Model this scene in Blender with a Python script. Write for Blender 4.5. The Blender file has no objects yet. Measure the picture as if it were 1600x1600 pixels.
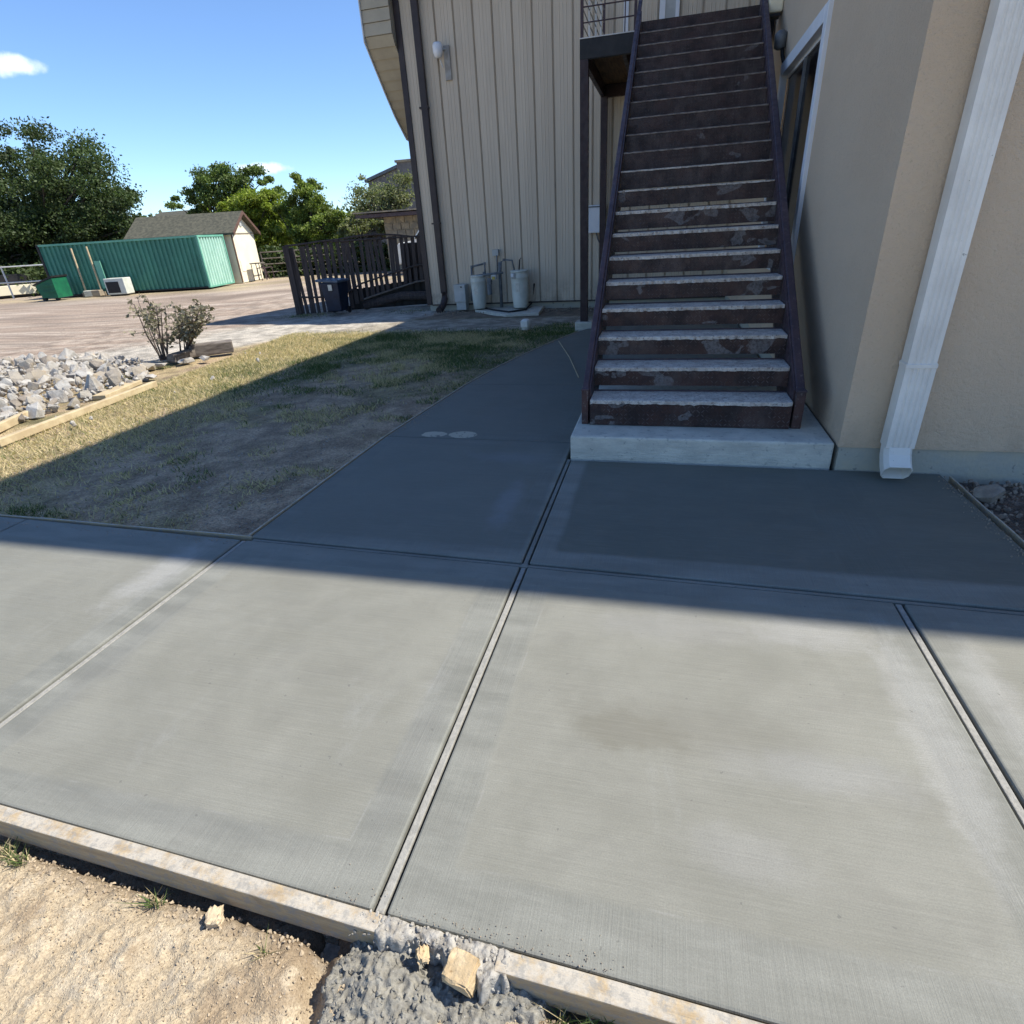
import bpy, bmesh, math, random
import numpy as np
from mathutils import Vector, Matrix, Euler
S = bpy.context.scene
C = S.collection
PI = math.pi
random.seed(7); rng = np.random.default_rng(11)

# ------------------------------------------------------------------ camera
F = 884.0; EYE = 1.5
def _n(v): return np.array(v, float)/np.linalg.norm(v)
_D = _n([110, 1760, F]); _Y = _n([247, -460, F]); _Y = _n(_Y - _D*_Y.dot(_D)); _U = -_D
_X = _n(np.cross(_D, _Y))
if _X[0] < 0: _X = -_X
R3 = np.array([_X, _Y, _U]); CAM = np.array([0, 0, EYE])
def _ray(px, py): return R3 @ np.array([px-800, py-800, F])
def gz(px, py, z=0.): r = _ray(px, py); return Vector(CAM + r*(z-EYE)/r[2])
def onY(px, py, y): r = _ray(px, py); return Vector(CAM + r*y/r[1])
def onX(px, py, x): r = _ray(px, py); return Vector(CAM + r*x/r[0])
cd = bpy.data.cameras.new('camera'); cam = bpy.data.objects.new('camera', cd); C.objects.link(cam)
cd.sensor_width = 36; cd.sensor_height = 36; cd.lens = F/1600*36; cd.clip_start = 0.05; cd.clip_end = 3000
cx_, cy_, cz_ = R3[:, 0], -R3[:, 1], -R3[:, 2]
cam.matrix_world = Matrix(((cx_[0], cy_[0], cz_[0], 0), (cx_[1], cy_[1], cz_[1], 0), (cx_[2], cy_[2], cz_[2], EYE), (0, 0, 0, 1)))
S.camera = cam

# ------------------------------------------------------------------ light
SUNH = _n([6.0, 1.66]); ELEV = math.radians(52); AZ = math.atan2(SUNH[0], SUNH[1])
W = bpy.data.worlds.new('World'); S.world = W; W.use_nodes = True
wt = W.node_tree; wt.nodes.clear()
def wn(t): return wt.nodes.new(t)
wo = wn('ShaderNodeOutputWorld'); wb = wn('ShaderNodeBackground'); sk = wn('ShaderNodeTexSky')
sk.sky_type = 'NISHITA'; sk.sun_disc = False; sk.sun_elevation = ELEV; sk.sun_rotation = AZ
sk.air_density = 1.0; sk.dust_density = 0.15; sk.ozone_density = 2.6; sk.altitude = 1500
wb.inputs['Strength'].default_value = 0.15
# two small real clouds: soft white puffs placed by direction in the sky
tc = wn('ShaderNodeTexCoord')
nz = wn('ShaderNodeTexNoise'); nz.inputs['Scale'].default_value = 26; nz.inputs['Detail'].default_value = 6
wt.links.new(tc.outputs['Generated'], nz.inputs['Vector'])
tn = wn('ShaderNodeMix'); tn.data_type = 'RGBA'; tn.blend_type = 'MULTIPLY'; tn.inputs[0].default_value = 1; tn.inputs[7].default_value = (.60, .69, .80, 1)
wt.links.new(sk.outputs['Color'], tn.inputs[6]); col = tn.outputs[2]
def cloud(px, py, wx, wy, amt, col):
    d = _n(_ray(px, py)); e1 = _n(np.cross(d, [0, 0, 1])); e2 = _n(np.cross(e1, d))
    acc = None
    for e, w in ((e1, wx), (e2, wy)):
        vm = wn('ShaderNodeVectorMath'); vm.operation = 'DOT_PRODUCT'
        wt.links.new(tc.outputs['Generated'], vm.inputs[0]); vm.inputs[1].default_value = tuple(e)
        dv = wn('ShaderNodeMath'); dv.operation = 'DIVIDE'; wt.links.new(vm.outputs['Value'], dv.inputs[0]); dv.inputs[1].default_value = w
        sq = wn('ShaderNodeMath'); sq.operation = 'MULTIPLY'; wt.links.new(dv.outputs[0], sq.inputs[0]); wt.links.new(dv.outputs[0], sq.inputs[1])
        if acc is None: acc = sq.outputs[0]
        else:
            ad = wn('ShaderNodeMath'); ad.operation = 'ADD'; wt.links.new(acc, ad.inputs[0]); wt.links.new(sq.outputs[0], ad.inputs[1]); acc = ad.outputs[0]
    vm = wn('ShaderNodeVectorMath'); vm.operation = 'DOT_PRODUCT'
    wt.links.new(tc.outputs['Generated'], vm.inputs[0]); vm.inputs[1].default_value = tuple(d)
    gt = wn('ShaderNodeMath'); gt.operation = 'GREATER_THAN'; wt.links.new(vm.outputs['Value'], gt.inputs[0]); gt.inputs[1].default_value = 0.3
    n2 = wn('ShaderNodeMath'); n2.operation = 'MULTIPLY_ADD'; wt.links.new(nz.outputs['Fac'], n2.inputs[0]); n2.inputs[1].default_value = 4.5; n2.inputs[2].default_value = -2.1
    su = wn('ShaderNodeMath'); su.operation = 'ADD'; wt.links.new(acc, su.inputs[0]); wt.links.new(n2.outputs[0], su.inputs[1])
    mr = wn('ShaderNodeMapRange'); mr.interpolation_type = 'SMOOTHSTEP'; mr.inputs['From Min'].default_value = 1.2; mr.inputs['From Max'].default_value = 0.0
    mr.inputs['To Max'].default_value = amt
    wt.links.new(su.outputs[0], mr.inputs['Value'])
    ml = wn('ShaderNodeMath'); ml.operation = 'MULTIPLY'; wt.links.new(mr.outputs[0], ml.inputs[0]); wt.links.new(gt.outputs[0], ml.inputs[1])
    mx = wn('ShaderNodeMix'); mx.data_type = 'RGBA'; wt.links.new(ml.outputs[0], mx.inputs['Factor']); wt.links.new(col, mx.inputs[6])
    mx.inputs[7].default_value = (5.4, 5.7, 6.1, 1)
    return mx.outputs[2]
col = cloud(24, 101, .034, .013, .7, col)
col = cloud(412, 263, .036, .009, .8, col)
wt.links.new(col, wb.inputs['Color']); wt.links.new(wb.outputs[0], wo.inputs['Surface'])
sl = bpy.data.lights.new('sun', 'SUN'); sl.energy = 4.2; sl.angle = math.radians(.53); sl.color = (1, .94, .84)
so = bpy.data.objects.new('sun', sl); C.objects.link(so)
sv = Vector((SUNH[0]*math.cos(ELEV), SUNH[1]*math.cos(ELEV), math.sin(ELEV)))
so.rotation_euler = sv.to_track_quat('Z', 'Y').to_euler(); so.location = (20, 5, 30)
S.view_settings.view_transform = 'Standard'; S.view_settings.look = 'None'
S.view_settings.exposure = 0.88; S.view_settings.gamma = 1
S.render.engine = 'CYCLES'

# ------------------------------------------------------------------ node helpers
class NT:
    def __init__(s, name):
        s.m = bpy.data.materials.new(name); s.m.use_nodes = True; s.t = s.m.node_tree
        s.b = s.t.nodes['Principled BSDF']; s.out = s.t.nodes['Material Output']; s.co = s.t.nodes.new('ShaderNodeTexCoord')
        s.b.inputs['Specular IOR Level'].default_value = .3
    def n(s, t, **k):
        nd = s.t.nodes.new(t)
        for a, v in k.items(): setattr(nd, a, v)
        return nd
    def l(s, a, b): s.t.links.new(a, b)
    def put(s, v, sock):
        if hasattr(v, 'is_output') or hasattr(v, 'links'): s.l(v, sock)
        else: sock.default_value = v
    def math(s, op, a, b=0., c=0., clamp=False):
        nd = s.n('ShaderNodeMath', operation=op); nd.use_clamp = clamp
        s.put(a, nd.inputs[0]); s.put(b, nd.inputs[1]); s.put(c, nd.inputs[2]); return nd.outputs[0]
    def obj(s): return s.co.outputs['Object']
    def gen(s): return s.n('ShaderNodeNewGeometry').outputs['Position']
    def map(s, vec, scale=(1, 1, 1), loc=(0, 0, 0), rot=(0, 0, 0)):
        nd = s.n('ShaderNodeMapping'); s.l(vec, nd.inputs[0]); nd.inputs['Scale'].default_value = scale
        nd.inputs['Location'].default_value = loc; nd.inputs['Rotation'].default_value = rot; return nd.outputs[0]
    def noise(s, vec, scale=5., detail=5., rough=.6, dist=0.):
        nd = s.n('ShaderNodeTexNoise'); s.l(vec, nd.inputs['Vector']); nd.inputs['Scale'].default_value = scale
        nd.inputs['Detail'].default_value = detail; nd.inputs['Roughness'].default_value = rough; nd.inputs['Distortion'].default_value = dist
        return nd.outputs['Fac']
    def vor(s, vec, scale=5., feat='F1'):
        nd = s.n('ShaderNodeTexVoronoi', feature=feat); s.l(vec, nd.inputs['Vector']); nd.inputs['Scale'].default_value = scale
        return nd.outputs['Distance']
    def ramp(s, v, a, b, lo=0., hi=1.):
        nd = s.n('ShaderNodeMapRange'); nd.interpolation_type = 'SMOOTHSTEP'; s.l(v, nd.inputs['Value'])
        nd.inputs['From Min'].default_value = a; nd.inputs['From Max'].default_value = b
        nd.inputs['To Min'].default_value = lo; nd.inputs['To Max'].default_value = hi; return nd.outputs[0]
    def mix(s, f, a, b, mode='MIX'):
        nd = s.n('ShaderNodeMix', data_type='RGBA', blend_type=mode); s.put(f, nd.inputs['Factor'])
        for v, i in ((a, 6), (b, 7)):
            if isinstance(v, tuple): nd.inputs[i].default_value = (*v[:3], 1)
            elif isinstance(v, (int, float)): nd.inputs[i].default_value = (v, v, v, 1)
            else: s.l(v, nd.inputs[i])
        return nd.outputs[2]
    def sep(s, vec):
        nd = s.n('ShaderNodeSeparateXYZ'); s.l(vec, nd.inputs[0]); return nd.outputs
    def bump(s, h, dist=.01, strength=1., prev=None):
        nd = s.n('ShaderNodeBump'); nd.inputs['Distance'].default_value = dist; nd.inputs['Strength'].default_value = strength
        s.l(h, nd.inputs['Height'])
        if prev is not None: s.l(prev, nd.inputs['Normal'])
        return nd.outputs[0]
    def fin(s, color=None, rough=.8, nrm=None, metal=0.):
        if color is not None:
            if isinstance(color, tuple): s.b.inputs['Base Color'].default_value = (*color[:3], 1)
            else: s.l(color, s.b.inputs['Base Color'])
        s.put(rough, s.b.inputs['Roughness']); s.b.inputs['Metallic'].default_value = metal
        if nrm is not None: s.l(nrm, s.b.inputs['Normal'])
        return s.m
def pm(name, c1, c2=None, scale=6., rough=.75, bump=.004, bscale=None, metal=0., stretch=(1, 1, 1), speck=None, lo=.35, hi=.65):
    t = NT(name); v = t.map(t.gen(), scale=stretch)
    c2 = c2 or tuple(x*.75 for x in c1)
    c = t.mix(t.ramp(t.noise(v, scale), lo, hi), c1, c2)
    if speck: c = t.mix(t.ramp(t.noise(t.gen(), speck[1], 3), speck[2], speck[2]+.05), c, speck[0])
    nr = t.bump(t.noise(v, bscale or scale*6, 6), bump) if bump else None
    return t.fin(c, rough, nr, metal)

# --- concrete of the new slabs
XL = (-2.245, -.6, 1.03); YL = (.68, 2.32, 4.11)
def concrete_mat():
    t = NT('broomed_concrete'); g = t.gen(); x, y, z = t.sep(g)
    wob = t.math('MULTIPLY', t.math('SUBTRACT', t.noise(g, 1.6, 4), .5), .045)
    d = None
    for a in XL:
        e = t.math('ABSOLUTE', t.math('SUBTRACT', x, a)); d = e if d is None else t.math('MINIMUM', d, e)
    e = None
    for a in YL:
        q = t.math('ABSOLUTE', t.math('SUBTRACT', y, a)); e = q if e is None else t.math('MINIMUM', e, q)
    bx = t.math('ADD', d, wob); by = t.math('ADD', e, wob)
    inx = t.ramp(bx, .135, .172); iny = t.ramp(by, .135, .172)
    inside = t.math('MULTIPLY', inx, iny)
    # broom streaks: along X inside, along Y in the trowelled border at the edges
    sx = t.noise(t.map(g, (2.2, 260, 1)), 1.0, 3, .7); sy = t.noise(t.map(g, (260, 2.2, 1)), 1.0, 3, .7)
    grain = t.noise(g, 230, 4, .75); mot = t.noise(g, 2.1, 6, .62, .3); mot2 = t.noise(t.map(g, (.8, 3.2, 1), loc=(4, 2, 0)), 2.2, 7, .65)
    base = t.mix(t.ramp(mot, .3, .72), (.198, .197, .164), (.250, .249, .211))
    bord = t.mix(t.ramp(mot2, .32, .68), (.168, .171, .147), (.250, .253, .222))
    c = t.mix(inside, bord, base)
    line = t.math('MULTIPLY', t.ramp(t.math('ABSOLUTE', t.math('SUBTRACT', t.math('MINIMUM', bx, by), .156)), .0045, .0015), t.ramp(t.noise(g, 7, 3), .48, .62))
    c = t.mix(t.math('MULTIPLY', line, .35), c, (.30, .30, .28))
    # pale cement bloom where the surface dried first
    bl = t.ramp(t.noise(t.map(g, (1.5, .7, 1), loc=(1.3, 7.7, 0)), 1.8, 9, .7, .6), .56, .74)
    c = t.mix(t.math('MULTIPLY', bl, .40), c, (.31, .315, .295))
    # damp brown stains in the middle of the near slab, pale patches, some painted as sun sheen
    def blob(cx, cy, rx, ry, amt, colr, c, soft=.6):
        u = t.math('DIVIDE', t.math('SUBTRACT', x, cx), rx); v = t.math('DIVIDE', t.math('SUBTRACT', y, cy), ry)
        r = t.math('SQRT', t.math('ADD', t.math('MULTIPLY', u, u), t.math('MULTIPLY', v, v)))
        r = t.math('ADD', r, t.math('MULTIPLY', t.math('SUBTRACT', t.noise(g, 6, 6, .75), .5), 1.6))
        return t.mix(t.math('MULTIPLY', t.ramp(r, 1.1, 1.1-soft), amt), c, tuple(q*.66 for q in colr))
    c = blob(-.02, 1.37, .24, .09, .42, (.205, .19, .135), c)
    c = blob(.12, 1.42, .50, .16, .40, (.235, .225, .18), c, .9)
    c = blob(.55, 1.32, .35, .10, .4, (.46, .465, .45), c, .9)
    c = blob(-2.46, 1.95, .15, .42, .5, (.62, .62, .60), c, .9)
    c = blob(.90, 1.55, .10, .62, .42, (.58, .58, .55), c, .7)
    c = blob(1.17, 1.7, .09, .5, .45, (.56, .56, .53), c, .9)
    c = blob(.62, 2.0, .30, .12, .5, (.54, .54, .51), c, .9)  # sun glare near the shadow edge, painted in as a pale patch
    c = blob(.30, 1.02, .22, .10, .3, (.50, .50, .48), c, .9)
    c = blob(-.70, 1.15, .07, .50, .5, (.27, .275, .25), c, .8)
    c = blob(-2.12, 1.35, .10, .45, .45, (.27, .275, .25), c, .8)
    c = blob(-1.3, .80, .7, .06, .4, (.27, .275, .25), c, .8)
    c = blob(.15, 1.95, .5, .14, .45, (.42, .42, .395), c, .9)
    # damp (slow drying) patch of the landing slab and the walk, darkened further to paint in shade
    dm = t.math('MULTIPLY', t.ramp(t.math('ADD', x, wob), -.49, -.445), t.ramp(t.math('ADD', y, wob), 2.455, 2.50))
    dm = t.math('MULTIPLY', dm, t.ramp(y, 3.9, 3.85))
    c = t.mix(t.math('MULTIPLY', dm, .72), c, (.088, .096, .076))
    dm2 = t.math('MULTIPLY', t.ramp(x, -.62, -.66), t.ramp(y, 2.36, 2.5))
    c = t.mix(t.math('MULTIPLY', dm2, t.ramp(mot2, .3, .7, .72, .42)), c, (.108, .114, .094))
    c = blob(-.86, 3.0, .10, .42, .5, (.38, .40, .42), c, .9)
    c = blob(-1.0, 3.75, .42, .13, .35, (.33, .35, .37), c, .9)
    # two dry splash rings left on the walk, with darker blotches inside
    def ring(cx, cy, rx, ry, c):
        u = t.math('DIVIDE', t.math('SUBTRACT', x, cx), rx); v = t.math('DIVIDE', t.math('SUBTRACT', y, cy), ry)
        r = t.math('SQRT', t.math('ADD', t.math('MULTIPLY', u, u), t.math('MULTIPLY', v, v)))
        m = t.math('MULTIPLY', t.ramp(t.math('ADD', r, t.math('MULTIPLY', t.math('SUBTRACT', t.noise(g, 30, 2), .5), .25)), 1.0, .93), t.ramp(t.noise(t.map(g, (1, .45, 1)), 26, 3), .66, .56))
        return t.mix(t.math('MULTIPLY', m, .8), c, (.58, .53, .40))
    c = ring(-1.55, 4.21, .125, .085, c); c = ring(-1.80, 4.20, .115, .07, c)
    c = t.mix(t.ramp(grain, .3, .72, .0, .5), c, (.13, .128, .112)); c = t.mix(t.ramp(t.noise(t.map(g, (6, 90, 1), rot=(0, 0, .02)), 1.2, 5, .75), .5, .85, 0, .35), c, (.30, .295, .26)); c = t.mix(t.ramp(t.noise(t.map(g, (1, 1.6, 1), loc=(9, 1, 0)), 3.4, 8, .72, .4), .48, .7, 0, .35), c, (.165, .162, .14))
    c = t.mix(t.math('MULTIPLY', t.ramp(t.noise(g, 42, 2, .5), .735, .75), .5), c, (.10, .10, .09))
    st = t.mix(inside, sy, sx); stc = t.mix(.2, c, st, 'OVERLAY')
    h = t.math('ADD', t.math('MULTIPLY', grain, .55), t.math('MULTIPLY', t.sep(st)[0], .7))
    h2 = t.math('ADD', h, t.math('MULTIPLY', inside, -.8))
    nr = t.bump(h2, .0014, 1., t.bump(t.noise(g, 4, 3), .006, .5))
    return t.fin(stc, t.ramp(mot2, .3, .7, .62, .82), nr)
def pad_mat():
    t = NT('old_pale_concrete'); g = t.gen()
    c = t.mix(t.ramp(t.noise(t.map(g, (1, 1, 2.5)), 5, 8, .7), .3, .7), (.60, .58, .49), (.44, .43, .37))
    c = t.mix(t.math('MULTIPLY', t.ramp(t.noise(g, 22, 5, .7), .57, .66), .45), c, (.16, .17, .16))
    h = t.math('ADD', t.noise(g, 90, 5), t.math('MULTIPLY', t.noise(t.map(g, (1, 1, 6)), 9, 5), 1.5))
    return t.fin(c, .8, t.bump(h, .004))
def stucco(name, c1, c2):
    t = NT(name); g = t.gen()
    c = t.mix(t.ramp(t.noise(g, 1.1, 4), .35, .65), c1, c2)
    c = t.mix(t.math('MULTIPLY', t.ramp(t.noise(g, 95, 3, .6), .6, .72), .35), c, tuple(v*.55 for v in c1))
    z = t.sep(g)[2]
    c = t.mix(t.math('MULTIPLY', t.ramp(z, .55, .15), t.ramp(t.noise(t.map(g, (1, 1, .6)), 4, 6, .7), .42, .65, 0, .45)), c, tuple(v*.62 for v in c1))
    h = t.math('ADD', t.noise(g, 150, 4, .65), t.math('MULTIPLY', t.noise(g, 38, 3), 1.4))
    return t.fin(c, .92, t.bump(h, .009, 1., t.bump(t.noise(g, 1.7, 3), .03, .5)))
def brown_paint(name, c1=(.044, .026, .027), c2=(.030, .019, .021), chips=.12, rough=.5, lift=0.):
    t = NT(name); g = t.gen()
    c = t.mix(t.ramp(t.noise(g, 7, 5), .35, .65), c1, c2)
    c = t.mix(t.ramp(t.noise(t.map(g, (1, 1, 1)), 34, 6, .75), .70-chips*.6, .80-chips*.4, 0, .8), c, (.17, .15, .14))
    c = t.mix(t.ramp(t.noise(g, 3, 6, .7), .5, .75, 0, .25), c, (.12, .11, .115))
    return t.fin(c, t.ramp(t.noise(g, 20, 4), .3, .7, rough-.12, rough+.15), t.bump(t.noise(g, 60, 5), .0012))
def diamond_plate(nm='chipped_diamond_plate', th=.645, amt=.85):
    t = NT(nm); o = t.obj(); x, y, z = t.sep(o); s = .031
    oi = t.n('ShaderNodeObjectInfo').outputs['Random']
    u = t.math('DIVIDE', x, s); v = t.math('DIVIDE', z, s)
    fu = t.math('FLOOR', u); fv = t.math('FLOOR', v)
    par = t.math('FLOORED_MODULO', t.math('ADD', fu, fv), 2.)
    lu = t.math('SUBTRACT', t.math('SUBTRACT', u, fu), .5); lv = t.math('SUBTRACT', t.math('SUBTRACT', v, fv), .5)
    sg = t.math('SUBTRACT', t.math('MULTIPLY', par, 2.), 1.)
    a = t.math('ADD', lu, t.math('MULTIPLY', lv, sg)); b = t.math('SUBTRACT', lv, t.math('MULTIPLY', lu, sg))
    aa = t.math('DIVIDE', a, .74); bb = t.math('DIVIDE', b, .15)
    r = t.math('SQRT', t.math('ADD', t.math('MULTIPLY', aa, aa), t.math('MULTIPLY', bb, bb)))
    lug = t.ramp(r, 1.0, .6)
    vec = t.n('ShaderNodeVectorMath', operation='ADD'); t.l(o, vec.inputs[0])
    cm = t.n('ShaderNodeCombineXYZ'); t.l(t.math('MULTIPLY', oi, 37.), cm.inputs[0]); t.l(t.math('MULTIPLY', oi, 11.), cm.inputs[1]); t.l(cm.outputs[0], vec.inputs[1]); ov = vec.outputs[0]
    c = t.mix(t.ramp(t.noise(ov, 6, 5), .35, .65), (.046, .022, .019), (.020, .012, .012))
    c = t.mix(t.math('MULTIPLY', lug, t.ramp(t.noise(ov, 9, 4), .38, .62, .05, .55)), c, (.17, .145, .14))
    chip = t.ramp(t.noise(t.map(ov, (1, 1, 1.3)), 3.6, 3, .5, .5), th, th+.012)
    c = t.mix(t.math('MULTIPLY', t.math('MULTIPLY', chip, amt), t.ramp(t.noise(ov, 45, 6, .75), .35, .6, .25, 1)), c, (.20, .20, .20))
    c = t.mix(t.ramp(t.noise(t.map(ov, (1, 1, .6)), 4, 7, .75), .42, .75, 0, .5), c, (.12, .095, .085)); c = t.mix(t.math('MULTIPLY', t.ramp(t.noise(ov, 60, 5, .8), .62, .70), .6), c, (.30, .27, .23))
    return t.fin(c, t.ramp(t.noise(ov, 12, 4), .3, .7, .38, .6), t.bump(lug, .003, 1., t.bump(t.noise(o, 80, 4), .001)))
def tread_mat():
    t = NT('worn_tread_concrete'); g = t.gen()
    c = t.mix(t.ramp(t.noise(g, 14, 7, .75), .32, .68), (.64, .60, .53), (.38, .335, .29))
    c = t.mix(t.ramp(t.noise(g, 48, 6, .8), .52, .62, 0, .8), c, (.12, .09, .08))
    return t.fin(c, .85, t.bump(t.noise(g, 70, 6, .75), .006))
def ground_mat(name, fine=1., lo=.62, hi=1.22):
    t = NT(name); g = t.gen(); at = t.n('ShaderNodeVertexColor', layer_name='tint').outputs['Color']
    a = t.noise(g, 55*fine, 6, .7); b = t.noise(g, 9*fine, 6, .65)
    c = t.mix(t.ramp(a, .34, .66, 0, 1), t.mix(1., at, (lo, lo*.97, lo*.94), 'MULTIPLY'), t.mix(1., at, (hi, hi, hi*.98), 'MULTIPLY'))
    c = t.mix(t.ramp(b, .35, .7, .25, 0), c, t.mix(1., at, (.6, .56, .55), 'MULTIPLY'))
    pb = t.vor(g, 60*fine)
    c = t.mix(t.math('MULTIPLY', t.ramp(pb, .25, .12), t.ramp(t.noise(g, 16*fine, 3), .55, .65, 0, .6)), c, (.36, .34, .31))
    h = t.math('ADD', a, t.math('MULTIPLY', t.ramp(pb, .5, .1), .6))
    return t.fin(c, .95, t.bump(h, .018/fine, .9 if fine < 2 else .55, t.bump(b, .05/fine, .7 if fine < 2 else .3)))
def leaf_mat(name, c, tr=.25):
    t = NT(name); at = t.n('ShaderNodeVertexColor', layer_name='tint').outputs['Color']
    cc = t.mix(1., at, c, 'MULTIPLY'); t.fin(cc, .6)
    tl = t.n('ShaderNodeBsdfTranslucent'); t.l(t.mix(1., cc, (1.3, 1.5, .7), 'MULTIPLY'), tl.inputs['Color'])
    ms = t.n('ShaderNodeMixShader'); ms.inputs[0].default_value = tr
    t.l(t.b.outputs[0], ms.inputs[1]); t.l(tl.outputs[0], ms.inputs[2]); t.l(ms.outputs[0], t.out.inputs['Surface'])
    return t.m
def panel_metal():
    t = NT('taupe_metal_siding'); g = t.gen()
    c = t.mix(t.ramp(t.noise(t.map(g, (3, 1, .25)), 1.6, 6, .65), .35, .65), (.58, .495, .38), (.52, .44, .335))
    c = t.mix(t.ramp(t.noise(t.map(g, (9, 1, .7)), 3, 5, .7), .62, .8, 0, .35), c, (.30, .245, .19))
    z = t.sep(g)[2]
    c = t.mix(t.math('MULTIPLY', t.ramp(z, .7, .1), t.ramp(t.noise(g, 5, 6, .7), .4, .65, 0, .5)), c, (.19, .15, .11))
    fl = t.n('ShaderNodeTexWave', wave_type='BANDS', bands_direction='X'); t.l(g, fl.inputs[0]); fl.inputs['Scale'].default_value = 9.6
    return t.fin(c, .5, t.bump(fl.outputs['Fac'], .0018, .8, t.bump(t.noise(g, 2.5, 2), .006, .4)))
def rock_mat():
    t = NT('broken_limestone'); g = t.gen(); oi = t.n('ShaderNodeObjectInfo').outputs['Random']
    c = t.mix(t.ramp(oi, .5, .98), (.46, .445, .41), (.33, .285, .215))
    c = t.mix(t.ramp(t.noise(g, 6, 6, .7), .4, .65, 0, .8), c, (.30, .27, .235))
    c = t.mix(t.ramp(t.noise(g, 11, 4), .6, .7, 0, .5), c, (.46, .33, .20))
    return t.fin(c, .9, t.bump(t.noise(g, 18, 8, .75), .025))
def wood_mat(name, c1, c2, ax=(1, 1, 1), sc=6.):
    t = NT(name); g = t.map(t.gen(), ax)
    c = t.mix(t.ramp(t.noise(g, sc, 7, .7), .35, .65), c1, c2)
    return t.fin(c, .85, t.bump(t.noise(g, sc*5, 6, .7), .003))
def form_mat():
    t = NT('form_lumber'); g = t.gen(); gx = t.map(g, (.5, 6, 6))
    c = t.mix(t.ramp(t.noise(gx, 9, 7, .7), .3, .7), (.46, .36, .22), (.33, .245, .145))
    top = t.ramp(t.sep(t.n('ShaderNodeNewGeometry').outputs['Normal'])[2], .5, .8)
    m = t.math('MULTIPLY', top, t.ramp(t.noise(g, 12, 6, .7), .34, .56))
    c = t.mix(t.math('MULTIPLY', m, .75), c, (.46, .44, .39))
    c = t.mix(t.ramp(t.noise(g, 5, 4, .6, .5), .62, .72, 0, .5), c, (.22, .165, .11)); c = t.mix(t.ramp(t.noise(g, 38, 6, .75), .46, .62, 0, .75), c, (.27, .26, .235))
    return t.fin(c, .85, t.bump(t.noise(gx, 30, 6), .003, 1., t.bump(t.noise(g, 60, 5), .002)))
def glass_mat():
    t = NT('dark_window_glass'); t.fin((.003, .003, .005), .12); t.b.inputs['Specular IOR Level'].default_value = .18; return t.m

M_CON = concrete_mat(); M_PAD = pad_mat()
M_ST_L = stucco('tan_stucco', (.68, .53, .37), (.65, .50, .345))
M_FOUND = pm('foundation_concrete', (.38, .37, .31), (.44, .40, .30), 6, .85, .006, 40, speck=((.24, .24, .21), 14, .66))
M_BR = brown_paint('brown_steel_paint'); M_BR2 = brown_paint('scuffed_brown_steel', (.075, .047, .052), (.050, .034, .042), .22, .5)
M_RUST = brown_paint('rusty_post_foot', (.085, .045, .038), (.04, .024, .023), .3, .7)
M_BLK = pm('black_steel', (.022, .021, .022), (.013, .013, .014), 6, .5, .001)
M_DUST = pm('dusty_brown_edge', (.27, .235, .205), (.14, .115, .10), 14, .8, .003)
M_DP = diamond_plate('chipped_diamond_plate', .615, .62); M_DP2 = diamond_plate('dusty_diamond_plate', .68, .45); M_TR = tread_mat()
M_PAN = panel_metal(); M_TRIM = pm('dark_brown_trim', (.050, .037, .035), (.035, .026, .026), 3, .45, .001)
M_WHT = pm('white_gutter_paint', (.80, .77, .69), (.68, .65, .58), 3, .45, .0012, 30, speck=((.35, .33, .28), 30, .72))
M_WTR = pm('white_window_trim', (.72, .74, .76), (.66, .68, .70), 3, .5, .001)
M_GL = glass_mat(); M_ROCK = rock_mat(); M_FORM = form_mat()
M_STRIP = pm('joint_filler_strip', (.32, .312, .28), (.25, .245, .22), 60, .9, .003, 120, speck=((.12, .11, .10), 80, .70))
M_GREY = pm('grey_enamel', (.46, .47, .45), (.38, .39, .37), 5, .5, .001); M_PIPE = pm('grey_pipe', (.15, .165, .175), (.10, .11, .12), 12, .5, .001)
M_OFFW = pm('off_white_barrel', (.62, .63, .56), (.50, .52, .46), 4, .5, .003, 12)
M_DARKM = pm('black_rubber', (.02, .02, .022), None, 8, .6, .001)
M_FENCE = wood_mat('weathered_fence_wood', (.085, .068, .062), (.045, .036, .034), (6, 6, .5), 5)
M_SPOT = wood_mat('deck_board_wood', (.20, .12, .06), (.11, .065, .035), (6, .6, 6), 4)
M_TIMB = wood_mat('old_grey_timber', (.20, .175, .15), (.09, .075, .065), (1, 1, 5), 6)
t_ = NT('green_container_paint'); g_ = t_.gen()
c_ = t_.mix(t_.ramp(t_.noise(g_, 1.2, 5), .35, .65), (.075, .25, .18), (.06, .20, .15)); c_ = t_.mix(t_.ramp(t_.noise(t_.map(g_, (3, 3, .35)), 1.6, 6, .7), .55, .75, 0, .4), c_, (.11, .25, .19))
c_ = t_.mix(t_.ramp(t_.noise(t_.map(g_, (5, 5, .5), loc=(3, 1, 2)), 2.0, 7, .75), .63, .72, 0, .55), c_, (.13, .075, .04)); M_GRN = t_.fin(c_, .55, t_.bump(t_.noise(g_, 1.5, 3), .02, .5))
M_GRN2 = pm('light_green_panel', (.16, .40, .29), (.12, .33, .24), 2, .6, .001)
M_GRN3 = pm('pale_mint_paint', (.42, .62, .52), (.34, .55, .45), 2, .6, .001)  # end panels of the container, paler than its long side
M_DGRN = pm('dumpster_green', (.012, .13, .06), (.01, .09, .05), 4, .5, .002)
M_CREAM = pm('cream_shed_paint', (.80, .74, .55), (.74, .68, .50), 2, .8, .003)
M_ROOFS = pm('grey_green_shingle', (.105, .10, .072), (.06, .06, .045), 8, .9, .01, 40)
M_RED = pm('red_brown_trim', (.13, .075, .055), (.10, .06, .045), 6, .7, .002)
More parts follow.
